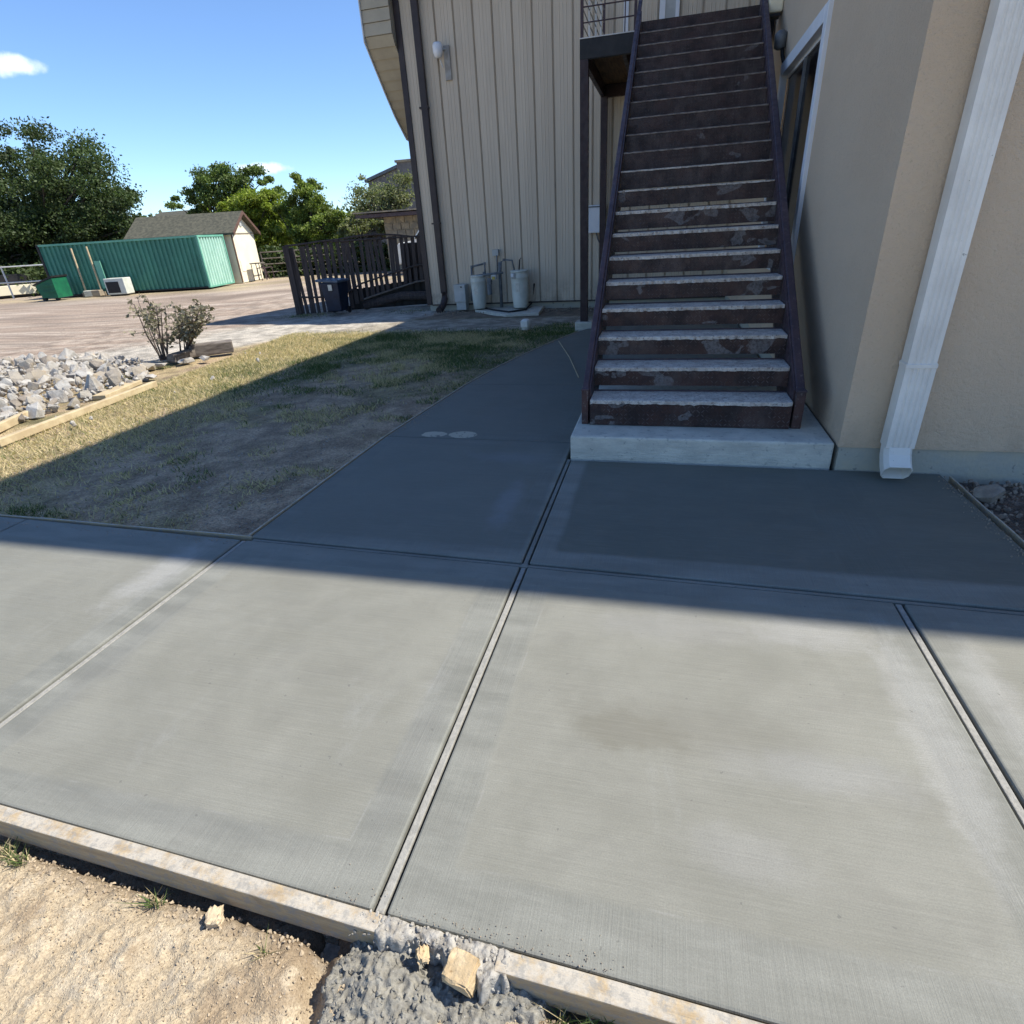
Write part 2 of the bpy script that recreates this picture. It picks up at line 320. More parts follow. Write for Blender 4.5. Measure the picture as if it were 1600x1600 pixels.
M_POST = pm('tan_wood_post', (.52, .43, .27), (.42, .33, .20), 9, .8, .002)
M_ALU = pm('pale_metal', (.62, .62, .60), (.5, .5, .48), 5, .5, .001)
M_BLUEBIN = pm('dark_blue_bin_plastic', (.012, .022, .045), (.01, .015, .03), 6, .45, .001)
M_BINLID = pm('grey_blue_bin_lid', (.10, .13, .17), (.07, .09, .13), 6, .4, .001)
M_GBRICK = pm('grey_far_brick', (.20, .18, .17), (.14, .13, .125), 5, .9, .01)
M_STONEW = pm('tan_stone_wall', (.36, .29, .20), (.22, .19, .15), 4, .9, .03, 9)
M_BARK = pm('bark', (.10, .08, .06), (.06, .048, .038), 9, .95, .02, 20, stretch=(3, 3, .6))
M_STEM = pm('shrub_stem', (.12, .095, .08), (.07, .055, .05), 20, .9, .002)
M_SAND = pm('yellow_sandstone', (.60, .47, .29), (.47, .35, .20), 16, .9, .006, 60, speck=((.30, .20, .10), 26, .64))
M_LABEL = pm('pale_sticker', (.62, .60, .52), (.50, .48, .40), 30, .6, 0)
M_YEL = pm('yellow_tag', (.55, .45, .10), (.42, .34, .10), 30, .6, 0)
M_GLOBE = pm('white_lamp_plastic', (.74, .76, .78), (.66, .68, .70), 8, .35, 0)
M_STAIN = pm('old_backing_plate', (.34, .33, .31), (.27, .25, .22), 8, .7, .001)

# ------------------------------------------------------------------ mesh helpers
class MB:
    def __init__(s): s.v = []; s.f = []
    def box(s, a, b, rot=None, piv=None):
        n = len(s.v); P = [Vector((x, y, z)) for z in (a[2], b[2]) for y in (a[1], b[1]) for x in (a[0], b[0])]
        if rot is not None:
            pv = Vector(piv) if piv is not None else (Vector(a)+Vector(b))/2
            P = [rot @ (p-pv)+pv for p in P]
        s.v += [tuple(p) for p in P]
        for q in ((0, 2, 3, 1), (4, 5, 7, 6), (0, 1, 5, 4), (2, 6, 7, 3), (0, 4, 6, 2), (1, 3, 7, 5)): s.f.append(tuple(n+i for i in q))
        return s
    def prism(s, poly, z0, z1):
        n = len(s.v); k = len(poly)
        s.v += [(p[0], p[1], z0) for p in poly]+[(p[0], p[1], z1) for p in poly]
        s.f.append(tuple(n+i for i in reversed(range(k)))); s.f.append(tuple(n+k+i for i in range(k)))
        for i in range(k): j = (i+1) % k; s.f.append((n+i, n+j, n+k+j, n+k+i))
        return s
    def ext(s, poly, axis, a, b):   # polygon in the two other axes extruded along axis
        n = len(s.v); k = len(poly)
        def mk(p, t):
            return (t, p[0], p[1]) if axis == 0 else ((p[0], t, p[1]) if axis == 1 else (p[0], p[1], t))
        s.v += [mk(p, a) for p in poly]+[mk(p, b) for p in poly]
        s.f.append(tuple(n+i for i in reversed(range(k)))); s.f.append(tuple(n+k+i for i in range(k)))
        for i in range(k): j = (i+1) % k; s.f.append((n+i, n+j, n+k+j, n+k+i))
        return s
    def tube(s, pts, r, n=8, cap=True):
        pts = [Vector(p) for p in pts]; rs = r if isinstance(r, (list, tuple)) else [r]*len(pts)
        base = len(s.v); up = Vector((0, 0, 1))
        for i, p in enumerate(pts):
            t = (pts[min(i+1, len(pts)-1)]-pts[max(i-1, 0)]).normalized()
            a = t.cross(up if abs(t.z) < .95 else Vector((1, 0, 0))).normalized(); b = t.cross(a)
            if i and False: pass
            for k in range(n):
                q = 2*PI*k/n; s.v.append(tuple(p+(a*math.cos(q)+b*math.sin(q))*rs[i]))
        for i in range(len(pts)-1):
            for k in range(n):
                k2 = (k+1) % n; s.f.append((base+i*n+k, base+i*n+k2, base+(i+1)*n+k2, base+(i+1)*n+k))
        if cap:
            s.f.append(tuple(base+k for k in reversed(range(n)))); s.f.append(tuple(base+(len(pts)-1)*n+k for k in range(n)))
        return s
    def lathe(s, prof, c, n=20):
        base = len(s.v)
        for (r, z) in prof:
            for k in range(n): s.v.append((c[0]+r*math.cos(2*PI*k/n), c[1]+r*math.sin(2*PI*k/n), c[2]+z))
        for i in range(len(prof)-1):
            for k in range(n): k2 = (k+1) % n; s.f.append((base+i*n+k, base+i*n+k2, base+(i+1)*n+k2, base+(i+1)*n+k))
        s.f.append(tuple(base+k for k in reversed(range(n)))); s.f.append(tuple(base+(len(prof)-1)*n+k for k in range(n)))
        return s
    def build(s, name, mat, parent=None, bev=0, smooth=False, rel=True, fix=True):
        me = bpy.data.meshes.new(name); me.from_pydata(s.v, [], s.f)
        if fix:
            bm = bmesh.new(); bm.from_mesh(me); bmesh.ops.recalc_face_normals(bm, faces=bm.faces); bm.to_mesh(me); bm.free()
        return link(name, me, mat, parent, bev, smooth, rel)
def link(name, me, mat, parent=None, bev=0, smooth=False, rel=True):
    if mat is not None and not me.materials: me.materials.append(mat)
    o = bpy.data.objects.new(name, me); C.objects.link(o)
    if smooth:
        me.polygons.foreach_set('use_smooth', [True]*len(me.polygons))
    if parent is not None:
        o.parent = parent
        if rel:   # coordinates were given in world space
            root = parent; off = Vector(parent.location)
            while root.parent: root = root.parent; off += Vector(root.location)
            o.location = -off
    if bev:
        b = o.modifiers.new('edge', 'BEVEL'); b.width = bev; b.segments = 2; b.limit_method = 'ANGLE'; b.angle_limit = math.radians(35)
    return o
def tag(o, label=None, cat=None, group=None, kind=None):
    if label: o['label'] = label
    if cat: o['category'] = cat
    if group: o['group'] = group
    if kind: o['kind'] = kind
    return o
def thing(name, loc, label=None, cat=None, group=None, kind=None):
    o = bpy.data.objects.new(name, None); C.objects.link(o); o.location = loc; o.empty_display_size = .2
    return tag(o, label, cat, group, kind)
def grid_mesh(xs, ys, Z, name, mat, col=None, smooth=True):
    nx, ny = len(xs), len(ys); X, Y = np.meshgrid(xs, ys)
    co = np.stack([X, Y, Z], -1).reshape(-1, 3).astype(np.float32)
    i = np.arange(nx-1)[None, :]+np.arange(ny-1)[:, None]*nx
    fc = np.stack([i, i+1, i+1+nx, i+nx], -1).reshape(-1, 4)
    return raw_mesh(name, co, fc, mat, col, smooth)
def raw_mesh(name, co, fc, mat, col=None, smooth=False, parent=None):
    me = bpy.data.meshes.new(name); k = fc.shape[1]
    me.vertices.add(len(co)); me.vertices.foreach_set('co', np.asarray(co, np.float32).ravel())
    me.loops.add(fc.size); me.loops.foreach_set('vertex_index', fc.ravel().astype(np.int32))
    me.polygons.add(len(fc)); me.polygons.foreach_set('loop_start', np.arange(0, fc.size, k, dtype=np.int32))
    me.update(calc_edges=True)
    if col is not None:
        a = me.color_attributes.new('tint', 'FLOAT_COLOR', 'POINT')
        cc = np.ones((len(co), 4), np.float32); cc[:, :3] = col; a.data.foreach_set('color', cc.ravel())
    return link(name, me, mat, parent, 0, smooth)
def _h(ix, iy, s):
    n = (ix*374761393+iy*668265263+s*1274126177) & 0xffffffff
    n = ((n ^ (n >> 13))*1274126177) & 0xffffffff
    return ((n ^ (n >> 16)) & 0xffff)/65535.
def vnoise(x, y, s=0):
    ix = np.floor(x).astype(np.int64); iy = np.floor(y).astype(np.int64); fx = x-ix; fy = y-iy
    fx = fx*fx*(3-2*fx); fy = fy*fy*(3-2*fy)
    return (_h(ix, iy, s)*(1-fx)+_h(ix+1, iy, s)*fx)*(1-fy)+(_h(ix, iy+1, s)*(1-fx)+_h(ix+1, iy+1, s)*fx)*fy
def fbm(x, y, s=0, o=5, g=.5):
    v = 0; a = 1; t = 0
    for i in range(o): v = v+a*vnoise(x*2**i, y*2**i, s+i*17); t += a; a *= g
    return v/t
def sstep(x, a, b): t = np.clip((x-a)/(b-a), 0, 1); return t*t*(3-2*t)
def inpoly(px, py, poly):
    r = np.zeros(px.shape, bool); n = len(poly)
    for i in range(n):
        x1, y1 = poly[i]; x2, y2 = poly[(i+1) % n]
        c = ((y1 > py) != (y2 > py)); xx = (x2-x1)*(py-y1)/((y2-y1) if y2 != y1 else 1e-9)+x1
        r ^= c & (px < xx)
    return r

# ------------------------------------------------------------------ slabs
def yn(x): return .688-.027*(x+.6) if x < -.6 else .688-.024*(x+.6)     # near edge of the pour
def yj(x): return 2.325-.02*(x+.6)
edge = [(-2.20, 4.12)]+[tuple(gz(*p)[:2]) for p in ((655, 648), (730, 600), (782, 571), (824, 551), (865, 533), (903, 518))]
pave = thing('pavement', (0, 0, 0), 'freshly poured grey concrete slabs with tooled edges and a walk', kind='structure')
G = .021   # half joint
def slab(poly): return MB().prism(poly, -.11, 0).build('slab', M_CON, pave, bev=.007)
def frow(x0, x1): return [(x0, yn(x0)), (x1, yn(x1)), (x1, yj(x1)-G), (x0, yj(x0)-G)]
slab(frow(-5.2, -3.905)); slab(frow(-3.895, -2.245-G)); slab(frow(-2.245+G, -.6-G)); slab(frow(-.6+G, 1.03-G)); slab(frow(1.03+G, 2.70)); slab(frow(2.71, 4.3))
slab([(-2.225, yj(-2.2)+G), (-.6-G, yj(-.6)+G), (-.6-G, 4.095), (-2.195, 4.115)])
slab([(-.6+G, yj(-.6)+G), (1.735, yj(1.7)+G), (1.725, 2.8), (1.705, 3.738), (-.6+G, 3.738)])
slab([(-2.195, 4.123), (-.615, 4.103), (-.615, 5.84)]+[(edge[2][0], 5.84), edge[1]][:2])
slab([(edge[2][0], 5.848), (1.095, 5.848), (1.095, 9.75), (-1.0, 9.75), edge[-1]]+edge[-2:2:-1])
# filler strips lying in the joints, one piece per run
def strip(a, b, w=.0115, m=None):
    a = Vector((*a, 0)); b = Vector((*b, 0)); t = (b-a).normalized(); p = Vector((-t.y, t.x, 0))*w
    MB().prism([(q.x, q.y) for q in (a-p, b-p, b+p, a+p)], -.06, -.007).build('joint_strip', m or M_STRIP, pave, bev=.003)
for xx in (-2.245, -.6, 1.03): strip((xx, yn(xx)-.0), (xx, yj(xx)-.019))
strip((-.6, yj(-.6)+.019), (-.6, 3.77), .0115, M_CON); strip((-2.2, yj(-2.2)), (-.617, yj(-.6)), .0105, M_CON); strip((-.583, yj(-.6)), (1.735, yj(1.7)), .0105, M_CON)
MB().box((-.617, yj(-.6)-.016, -.06), (-.583, yj(-.6)+.016, -.006)).build('joint_strip', M_CON, pave)
# dark bedding seen down the thin grooves
MB().prism([(-2.22, .75), (2.7, .72), (2.7, 2.2), (1.7, 2.4), (1.7, 3.7), (-.6, 3.7), (-2.16, 4.4)], -.09, -.045).build('joint_bedding', M_DARKM, pave)

# ------------------------------------------------------------------ terrain
xs = np.concatenate([-np.geomspace(600, 12, 60), np.arange(-11.8, -7, .1), np.arange(-7, 3.2, .045), np.arange(3.3, 6, .2), np.geomspace(6.2, 600, 40)])
ys = np.concatenate([-np.geomspace(300, 2, 30), np.arange(-1.8, 0, .2), np.arange(0, 11, .045), np.arange(11.05, 16, .12), np.geomspace(16.2, 900, 60)])
X, Y = np.meshgrid(xs, ys)
pv_poly = [(-5.25, yn(-5.2)+.05), (4.35, .62), (4.35, 2.25), (1.69, 2.27), (1.66, 3.8), (1.15, 3.8), (1.15, 9.7), (-1.0, 9.7)]+[(p[0]+.05, p[1]) for p in edge[::-1]]+[(-2.15, 2.29), (-5.25, 2.33)]
inp = inpoly(X, Y, pv_poly)
n1 = fbm(X*.9, Y*.9, 1, 5); n2 = fbm(X*4, Y*4, 5, 5); n3 = fbm(X*.25, Y*.25, 9, 4)
near = np.exp(-((X+3)**2+(Y-5)**2)/260.)
Z = -.045+(n1-.5)*.05*near+(n2-.5)*.022*near
Z = np.where(Y < .7, -.17, Z)
Z = np.where(inp, -.2, Z)
Z = np.where((X > 1.68) & (Y > 2.2) & (Y < 4), -.055+(n2-.5)*.05, Z)
# region tints
T = np.zeros(X.shape+(3,)); 
dirt = np.array([.45, .34, .225]); straw = np.array([.42, .34, .19]); green = np.array([.085, .11, .04]); road = np.array([.38, .30, .235]); chalk = np.array([.54, .50, .43]); tan = np.array([.44, .36, .22])
def mixc(a, b, m): return a*(1-m[..., None])+b*m[..., None]
T[:] = dirt
# lawn: dry to the left, greener and denser to the far right
gd = sstep(n1+.22*(Y-6)/4-.06*np.clip((-X-3.5), -2, 3)*0, .42, .66)
bare = sstep(fbm(X*1.7, Y*1.7, 40, 5)+.45*np.clip(1-np.abs(Y-3.6)/2.4, 0, 1)*np.clip((X+6)/3, 0, 1)-.05, .5, .72)
edgebare = sstep(X+1.75-.0*Y+.25*(Y-3)*-.35+n1*.8, .0, .9)*(Y < 9.2)
T = mixc(T, straw, sstep(n2, .3, .6)*.75*(1-bare)); T = mixc(T, green*1.1, gd*.6*(1-bare))
T = mixc(T, np.array([.46, .35, .245]), bare*.8)
T = mixc(T, np.array([.46, .385, .29]), edgebare*.6*(X < -1.2)*(Y > 2.3)*(Y < 10))
# pale walkway strip + chalky verge + road
sw = sstep(Y+(n1-.5)*.5, 9.35, 9.6)*sstep(Y+(n1-.5)*.3, 11.15, 10.95)*(X > -9)
T = mixc(T, np.array([.40, .36, .29]), sw*sstep(X, -9, -7.5))
T = mixc(T, np.array([.26, .21, .155]), sstep(Y, 11.0, 11.2)*(X > -9.5)*(Y < 16))
L1 = -(X+7.1)*1.0-(Y-7.6)*-.62        # >0 : toward the road
rd = sstep(L1+(n1-.5)*1.0, .0, .5)*(Y > 4.4)
T = mixc(T, chalk, rd); 
rd2 = sstep(-(X+8.6)*1.0+(Y-7.6)*.55+(n1-.5)*1.5, .6, 1.9)*(Y > 4)
rd2 = np.maximum(rd2, (Y > 12)*sstep(-X, 6., 8.5))
ruts = fbm((X*.25+Y*.05)*1.2, (Y-X*.28)*3.0, 77, 5)
T = mixc(T, mixc(np.broadcast_to(road, T.shape), np.array([.45, .375, .305]), sstep(ruts, .4, .65)), rd2)
far = sstep(Y-(X+18)*.2, 18.6, 19.6)*(X < -9) 
T = mixc(T, tan, far*.8*sstep(n1, .3, .55))
T = mixc(T, np.array([.13, .14, .06]), sstep(np.hypot(X, Y), 40, 55))
Z = Z+np.where(rd2 > .3, .02+(ruts-.5)*.03*near, 0)
T = np.where((Y < .7)[..., None], np.array([.58, .49, .36]), T)
T = np.where(((X > 1.6) & (Y > 2.2) & (Y < 4))[..., None], np.array([.21, .17, .14])*(.7+.6*n2[..., None]), T)
T = T*(.72+.56*sstep(fbm(X*7, Y*7, 123, 5, .65), .32, .68))[..., None]
M_GROUND = ground_mat('dry_ground')
gr = grid_mesh(xs, ys, Z, 'ground', M_GROUND, T.reshape(-1, 3)); tag(gr, 'dry ground with patchy lawn, chalky verge and reddish dirt road', kind='structure')

# foreground soil with clods
xs2 = np.arange(-2.5, 1.35, .006); ys2 = np.arange(.0, .69, .006)
X2, Y2 = np.meshgrid(xs2, ys2)
a1 = fbm(X2*5, Y2*5, 3, 6, .55); a2 = fbm(X2*22, Y2*22, 8, 5, .55); rg = 1-np.abs(2*fbm(X2*13, Y2*13, 21, 4)-1)
ye = np.array([yn(v) for v in xs2])[None, :]-.05
dd = ye-Y2
a3 = fbm(X2*70, Y2*70, 14, 3, .6)
Z2 = -.085+(a1-.5)*.020+(a2-.5)*.020+(rg-.7)*.004+np.clip(a3-.52, 0, 1)*.030
Z2 = Z2-.045*sstep(dd, .035, -.0)-.0*a1
Z2 = Z2+.03*sstep(dd, .04, .12)*(a1)
Z2 = np.where(Y2 < .02, -.17, Z2)
# trench beside the spill
tr = np.exp(-((X2+.70+.35*(Y2-.5))/.035)**2); Z2 = Z2-.06*tr
T2 = mixc(np.broadcast_to(np.array([.50, .415, .29]), X2.shape+(3,)), np.array([.37, .29, .195]), sstep(a1, .46, .62))
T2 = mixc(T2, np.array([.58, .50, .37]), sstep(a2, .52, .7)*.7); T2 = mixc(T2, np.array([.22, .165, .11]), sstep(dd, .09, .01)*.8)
T2 = mixc(T2, np.array([.40, .36, .30]), sstep(fbm(X2*30, Y2*30, 90, 3), .70, .76)*.4); T2 = T2*.92
soil = grid_mesh(xs2, ys2, Z2, 'soil', ground_mat('sandy_soil', 3., .72, 1.15), T2.reshape(-1, 3)); tag(soil, 'sandy crumbly soil in front of the form board', kind='structure')
# spilled wet concrete: lumpy heap
xs3 = np.arange(-.76, .06, .0035); ys3 = np.arange(.22, .66, .0035)
X3, Y3 = np.meshgrid(xs3, ys3)
m = sstep(X3+.25*(Y3-.5)+(fbm(X3*14, Y3*14, 55, 4)-.5)*.10, -.672, -.63)*sstep(-(X3)+(Y3-.55)*.7+(fbm(X3*16, Y3*16, 58, 4)-.5)*.14, .17, .24)
r3 = 1-np.abs(2*fbm(X3*26, Y3*26, 31, 4, .6)-1); lump = fbm(X3*9, Y3*9, 37, 3); r4 = 1-np.abs(2*fbm(X3*60, Y3*60, 41, 3, .6)-1)
Z3 = -.15+m*(.085+(lump-.5)*.07+(r3-.6)*.028+(r4-.6)*.012)
sp = grid_mesh(xs3, ys3, Z3, 'concrete_spill', None)
t = NT('wet_grey_concrete'); g = t.gen()
c = t.mix(t.ramp(t.noise(g, 40, 6, .7), .3, .7), (.17, .162, .14), (.31, .295, .25)); c = t.mix(t.ramp(t.noise(g, 130, 3), .66, .72, 0, .8), c, (.42, .41, .38))
sp.data.materials.append(t.fin(c, .85, t.bump(t.noise(g, 160, 5, .7), .004)))
M_SP = sp.data.materials[0]; it_sp = []
for i in range(3600):
    j = random.randrange(len(xs3)); k = random.randrange(len(ys3))
    if m[k, j] > .5: it_sp.append((Vector((xs3[j], ys3[k], float(Z3[k, j])+random.uniform(-.006, .001))), random.choice((.005, .007, .009, .012, .016, .022))*random.uniform(.7, 1.2)))
tag(sp, 'dark grey lumpy spill of wet concrete in front of the slab joint', 'concrete spill')

# ------------------------------------------------------------------ form boards
def board(a, b, w, top, h, label, group=None, m=M_FORM, bow=0.):
    a = Vector((*a, 0)); b = Vector((*b, 0)); t = (b-a); L = t.length; t.normalize(); p = Vector((t.y, -t.x, 0))*w
    o = thing('form_board', (a.x, a.y, top-h), label, 'board', group); n = 10; pts = []
    mb = MB(); prof = []
    for i in range(n+1):
        q = a+t*L*i/n+p.normalized()*bow*math.sin(i/n*PI); dz = .002*math.sin(i*1.7)
        prof.append([(q.x, q.y, top-h+dz), (q.x+p.x, q.y+p.y, top-h+dz), (q.x+p.x, q.y+p.y, top+dz), (q.x, q.y, top+dz)])
    for r in prof: mb.v += r
    for i in range(n):
        for k in range(4): k2 = (k+1) % 4; mb.f.append((i*4+k, i*4+k2, i*4+4+k2, i*4+4+k))
    mb.f.append((0, 1, 2, 3)); mb.f.append((n*4, n*4+3, n*4+2, n*4+1))
    C.objects.unlink(o); bpy.data.objects.remove(o)
    ob = mb.build('form_board', m, bev=.003); return tag(ob, label, 'board', group)
board((-4.2, yn(-4.2)-.003), (-.585, yn(-.585)-.003), .042, .002, .088, 'long pale timber form board along the near left slab edge')
board((-.285, yn(-.285)-.006), (2.3, yn(2.3)-.003), .046, .002, .088, 'timber form board at the bottom right, past the crumbled gap')
board((-2.22, 2.325+.045), (-5.2, 2.395), .013, .004, .09, 'thin form board between lawn and left front slab')
for k in range(len(edge)-1):
    a, b = edge[k], edge[k+1]
pts = [(-2.235, 2.37)]+edge
mb = MB(); n = len(pts)
for i, p in enumerate(pts):
    q = Vector(pts[min(i+1, n-1)])-Vector(pts[max(i-1, 0)]); q.normalize(); nx = Vector((-q.y, q.x))*.012; p = Vector(p)+Vector((-q.y, q.x))*.004
    mb.v += [(p.x, p.y, -.1), (p.x+nx.x, p.y+nx.y, -.1), (p.x+nx.x, p.y+nx.y, .004), (p.x, p.y, .004)]
for i in range(n-1):
    for k in range(4): k2 = (k+1) % 4; mb.f.append((i*4+k, i*4+k2, i*4+4+k2, i*4+4+k))
mb.f += [(0, 1, 2, 3), (n*4-4, n*4-1, n*4-2, n*4-3)]
tag(mb.build('form_board', M_FORM), 'thin curved form board along the left edge of the concrete walk', 'board')
board((1.74, 3.70), (1.765, 2.30), -.010, .004, .08, 'thin form board between the landing slab and the stony bed by the downspout')

# crumbled mortar over the board gap: chunky stuff plus blocks
def rock_mesh(seed, n=12, flat=.7, jit=.25):
    r = random.Random(seed); bm = bmesh.new()
    for i in range(n):
        v = Vector((r.gauss(0, 1), r.gauss(0, 1), r.gauss(0, 1))).normalized()*(1-jit*r.random()); bm.verts.new((v.x*.5, v.y*.42, v.z*.5*flat))
    res = bmesh.ops.convex_hull(bm, input=bm.verts)
    bmesh.ops.delete(bm, geom=[e for e in res['geom_interior'] if isinstance(e, bmesh.types.BMVert)], context='VERTS')
    bmesh.ops.bevel(bm, geom=bm.edges[:], offset=.010, segments=1, affect='EDGES')
    me = bpy.data.meshes.new('rock'); bm.to_mesh(me); bm.free(); return me
RM = [rock_mesh(i) for i in range(9)]
def scatter(name, mat, items, meshes=RM, parent=None):
    vs = []; fs = []; base = 0
    for (loc, sc, rot) in items:
        me = meshes[random.randrange(len(meshes))]; Mx = Matrix.Translation(loc) @ Euler(rot).to_matrix().to_4x4() @ Matrix.Diagonal((*sc, 1)) if not isinstance(sc, float) else Matrix.Translation(loc) @ Euler(rot).to_matrix().to_4x4() @ Matrix.Scale(sc, 4)
        vs += [tuple(Mx @ v.co) for v in me.vertices]; fs += [tuple(base+i for i in p.vertices) for p in me.polygons]; base = len(vs)
    me = bpy.data.meshes.new(name); me.from_pydata(vs, [], fs); return link(name, me, mat, parent)
R_ = lambda: (random.uniform(0, 6), random.uniform(0, 6), random.uniform(0, 6))
lum = scatter('concrete_lumps', M_SP, [(a, b, R_()) for a, b in it_sp]); tag(lum, 'wet grey concrete lumps on the spill in front of the slab joint', 'lumps', kind='stuff')
M_MORT = pm('crumbled_mortar', (.40, .38, .335), (.26, .24, .205), 40, .95, .004, 120, speck=((.16, .15, .14), 60, .62))
it = []
for i in range(420):
    x = random.uniform(-.66, -.22); tt = abs(random.gauss(0, .5)); y = yn(x)-.004-abs(random.gauss(0, .024))
    z = .0-max(0, (yn(x)-y)-.04)*1.3-random.random()*.012; s = random.uniform(.004, .02)
    it.append((Vector((x, y, z)), s, R_()))
for i in range(260):
    x = -.275+random.gauss(0, .022)+.0; y = yn(x)-.045-random.random()*.10; z = -.01-(yn(x)-y)*.75; it.append((Vector((x+(yn(x)-y)*.2-.02, y, z)), random.uniform(.006, .02), R_()))
mo = scatter('mortar_crumbs', M_MORT, it); tag(mo, 'pale mortar crumbs heaped over the gap between two form boards', 'rubble', kind='stuff')
xs4 = np.arange(-.64, -.20, .003); ys4 = np.arange(.56, .70, .003); X4, Y4 = np.meshgrid(xs4, ys4)
y4 = np.array([yn(v) for v in xs4])[None, :]-.003; dq = y4-Y4; ed4 = .046+(fbm(X4*28, Y4*28, 71, 4)-.45)*.06+.05*np.exp(-((X4+.30)/.03)**2)
b4 = fbm(X4*45, Y4*45, 73, 4, .6); c4 = 1-np.abs(2*fbm(X4*70, Y4*70, 79, 3)-1); inx4 = sstep(X4+(b4-.5)*.04, -.615, -.59)*sstep(-X4+(b4-.5)*.05, .235, .265)
Z4 = -.12+.118*sstep(ed4-dq, -.012, .012)*sstep(dq, -.006, .001)*inx4+(b4-.5)*.022+(c4-.6)*.007
gm = grid_mesh(xs4, ys4, Z4, 'mortar_bed', M_MORT); tag(gm, 'rough grey mortar filling the gap in the form boards', 'mortar')
def blockrock(sx, sy, sz, seed):
    r = random.Random(seed); bm = bmesh.new(); bmesh.ops.create_cube(bm, size=1)
    for v in bm.verts: v.co = Vector((v.co.x*sx*(1+r.uniform(-.06, .06)), v.co.y*sy*(1+r.uniform(-.06, .06)), v.co.z*sz*(1+r.uniform(-.1, .1))))
    bmesh.ops.subdivide_edges(bm, edges=bm.edges[:], cuts=4, use_grid_fill=True)
    for v in bm.verts: v.co += Vector((r.gauss(0, 1), r.gauss(0, 1), r.gauss(0, 1)))*.0006
    bmesh.ops.bevel(bm, geom=[e for e in bm.edges if e.calc_face_angle(0) > 1], offset=.004, segments=2, affect='EDGES')
    me = bpy.data.meshes.new('stone_block'); bm.to_mesh(me); bm.free(); return me
p = gz(722, 1512, -.0)
o = link('stone_block', blockrock(.074, .062, .05, 3), M_SAND); o.location = (p.x, p.y, -.018); o.rotation_euler = (.12, -.1, -.25)
tag(o, 'squared yellow sandstone block lying on the dark concrete spill', 'stone')
p = gz(660, 1487, -.0)
o = link('stone_chunk', blockrock(.026, .03, .025, 9), M_SAND); o.location = (p.x, p.y, -.015); o.rotation_euler = (.2, .3, .6)
tag(o, 'small yellow stone chunk left of the squared sandstone block', 'stone')
# clods and pebbles on the soil
it = []
for i in range(6500):
    x = random.uniform(-2.2, 1.1); d = abs(random.gauss(0, .20)); y = yn(x)-.06-d
    if y < .1: continue
    j = min(len(xs2)-1, max(0, int((x-xs2[0])/.006))); k = min(len(ys2)-1, max(0, int((y)/.006))); it.append((Vector((x, y, float(Z2[k, j])+.001)), random.uniform(.002, .013)*(1.4 if d < .05 else .8), R_()))
cl = scatter('soil_clods', pm('soil_clod', (.48, .39, .27), (.31, .245, .17), 30, .95, .004, 90), it); tag(cl, 'crumbly sandy clods and pebbles below the form board', 'clods', kind='stuff')
p = gz(335, 1432, -.06); o = link('soil_clod', blockrock(.034, .04, .03, 5), pm('clod_big', (.56, .45, .30), (.42, .33, .22), 30, .95, .004, 90)); o.location = (p.x, p.y, -.062); o.rotation_euler = (.2, .1, .4); tag(o, 'largest pale dirt clod under the left form board', 'clod')

# ------------------------------------------------------------------ stair pad
pad = MB().box((-.59, 3.77, -.1), (1.098, 5.84, .168)); tag(pad.build('stair_pad', M_PAD, bev=.012), 'raised old pale concrete pad carrying the foot of the steel stair', 'concrete pad')

# ------------------------------------------------------------------ staircase
RISE, RUN, Y0, Z0 = .1741, .2611, 4.026, .357
SL, SR = -.485, .872
st = thing('metal_staircase', (.19, 4.0, .168), 'brown steel stair with chipped diamond plate risers and concrete treads', 'staircase')
def jag(x0, x1, y0, y1, z0, z1, n=60, amp=.006):
    mb = MB(); r = random.Random(int(z1*1000))
    for i in range(n+1):
        x = x0+(x1-x0)*i/n; j = r.uniform(-amp, amp)*(r.random()); e = r.uniform(-1, 1)*.0022
        mb.v += [(x, y0+j, z0+e), (x, y0+j*.6-.001, z1-.004), (x, y0+j+.005, z1+e*.3), (x, y1, z1), (x, y1, z0)]
    for i in range(n):
        for k in range(5): k2 = (k+1) % 5; mb.f.append((i*5+k, i*5+k2, i*5+5+k2, i*5+5+k))
    mb.f += [(0, 1, 2, 3, 4), (n*5, n*5+4, n*5+3, n*5+2, n*5+1)]; return mb
rm = None
for i in range(20):
    y = Y0+i*RUN; z = Z0+i*RISE
    if i < 19:
        jag(SL+.004, SR-.004, y-.004, y+RUN-.012, z-(.026 if i < 8 else .013), z, amp=.020 if i < 9 else .003).build('tread', M_TR if i < 10 else M_DUST, st)
        MB().box((SL+.004, y+RUN-.011, z-.03), (SR-.004, y+RUN-.004, z+.010)).build('tread_lip', M_BR2, st)
    h = .158 if i == 0 else (.108 if i < 6 else (.122 if i < 9 else .142))
    if rm is None or i in (1, 6, 9):
        zb = z-.026-h
        mb = MB().box((-.6745, -.003, -h), (.6745, .002, 0)).box((-.6745, .002, -h), (.6745, .03, -h+.006))
        ob = mb.build('riser', M_DP if i < 9 else M_DP2, st, rel=False); rm = ob
    else:
        ob = bpy.data.objects.new('riser', rm.data); C.objects.link(ob); ob.parent = st
    ob.location = (.1935-.19, y+.004-4.0, z-(.0265 if i < 8 else .0135)-.168)
sl_ = RISE/RUN; ang = math.atan(sl_)
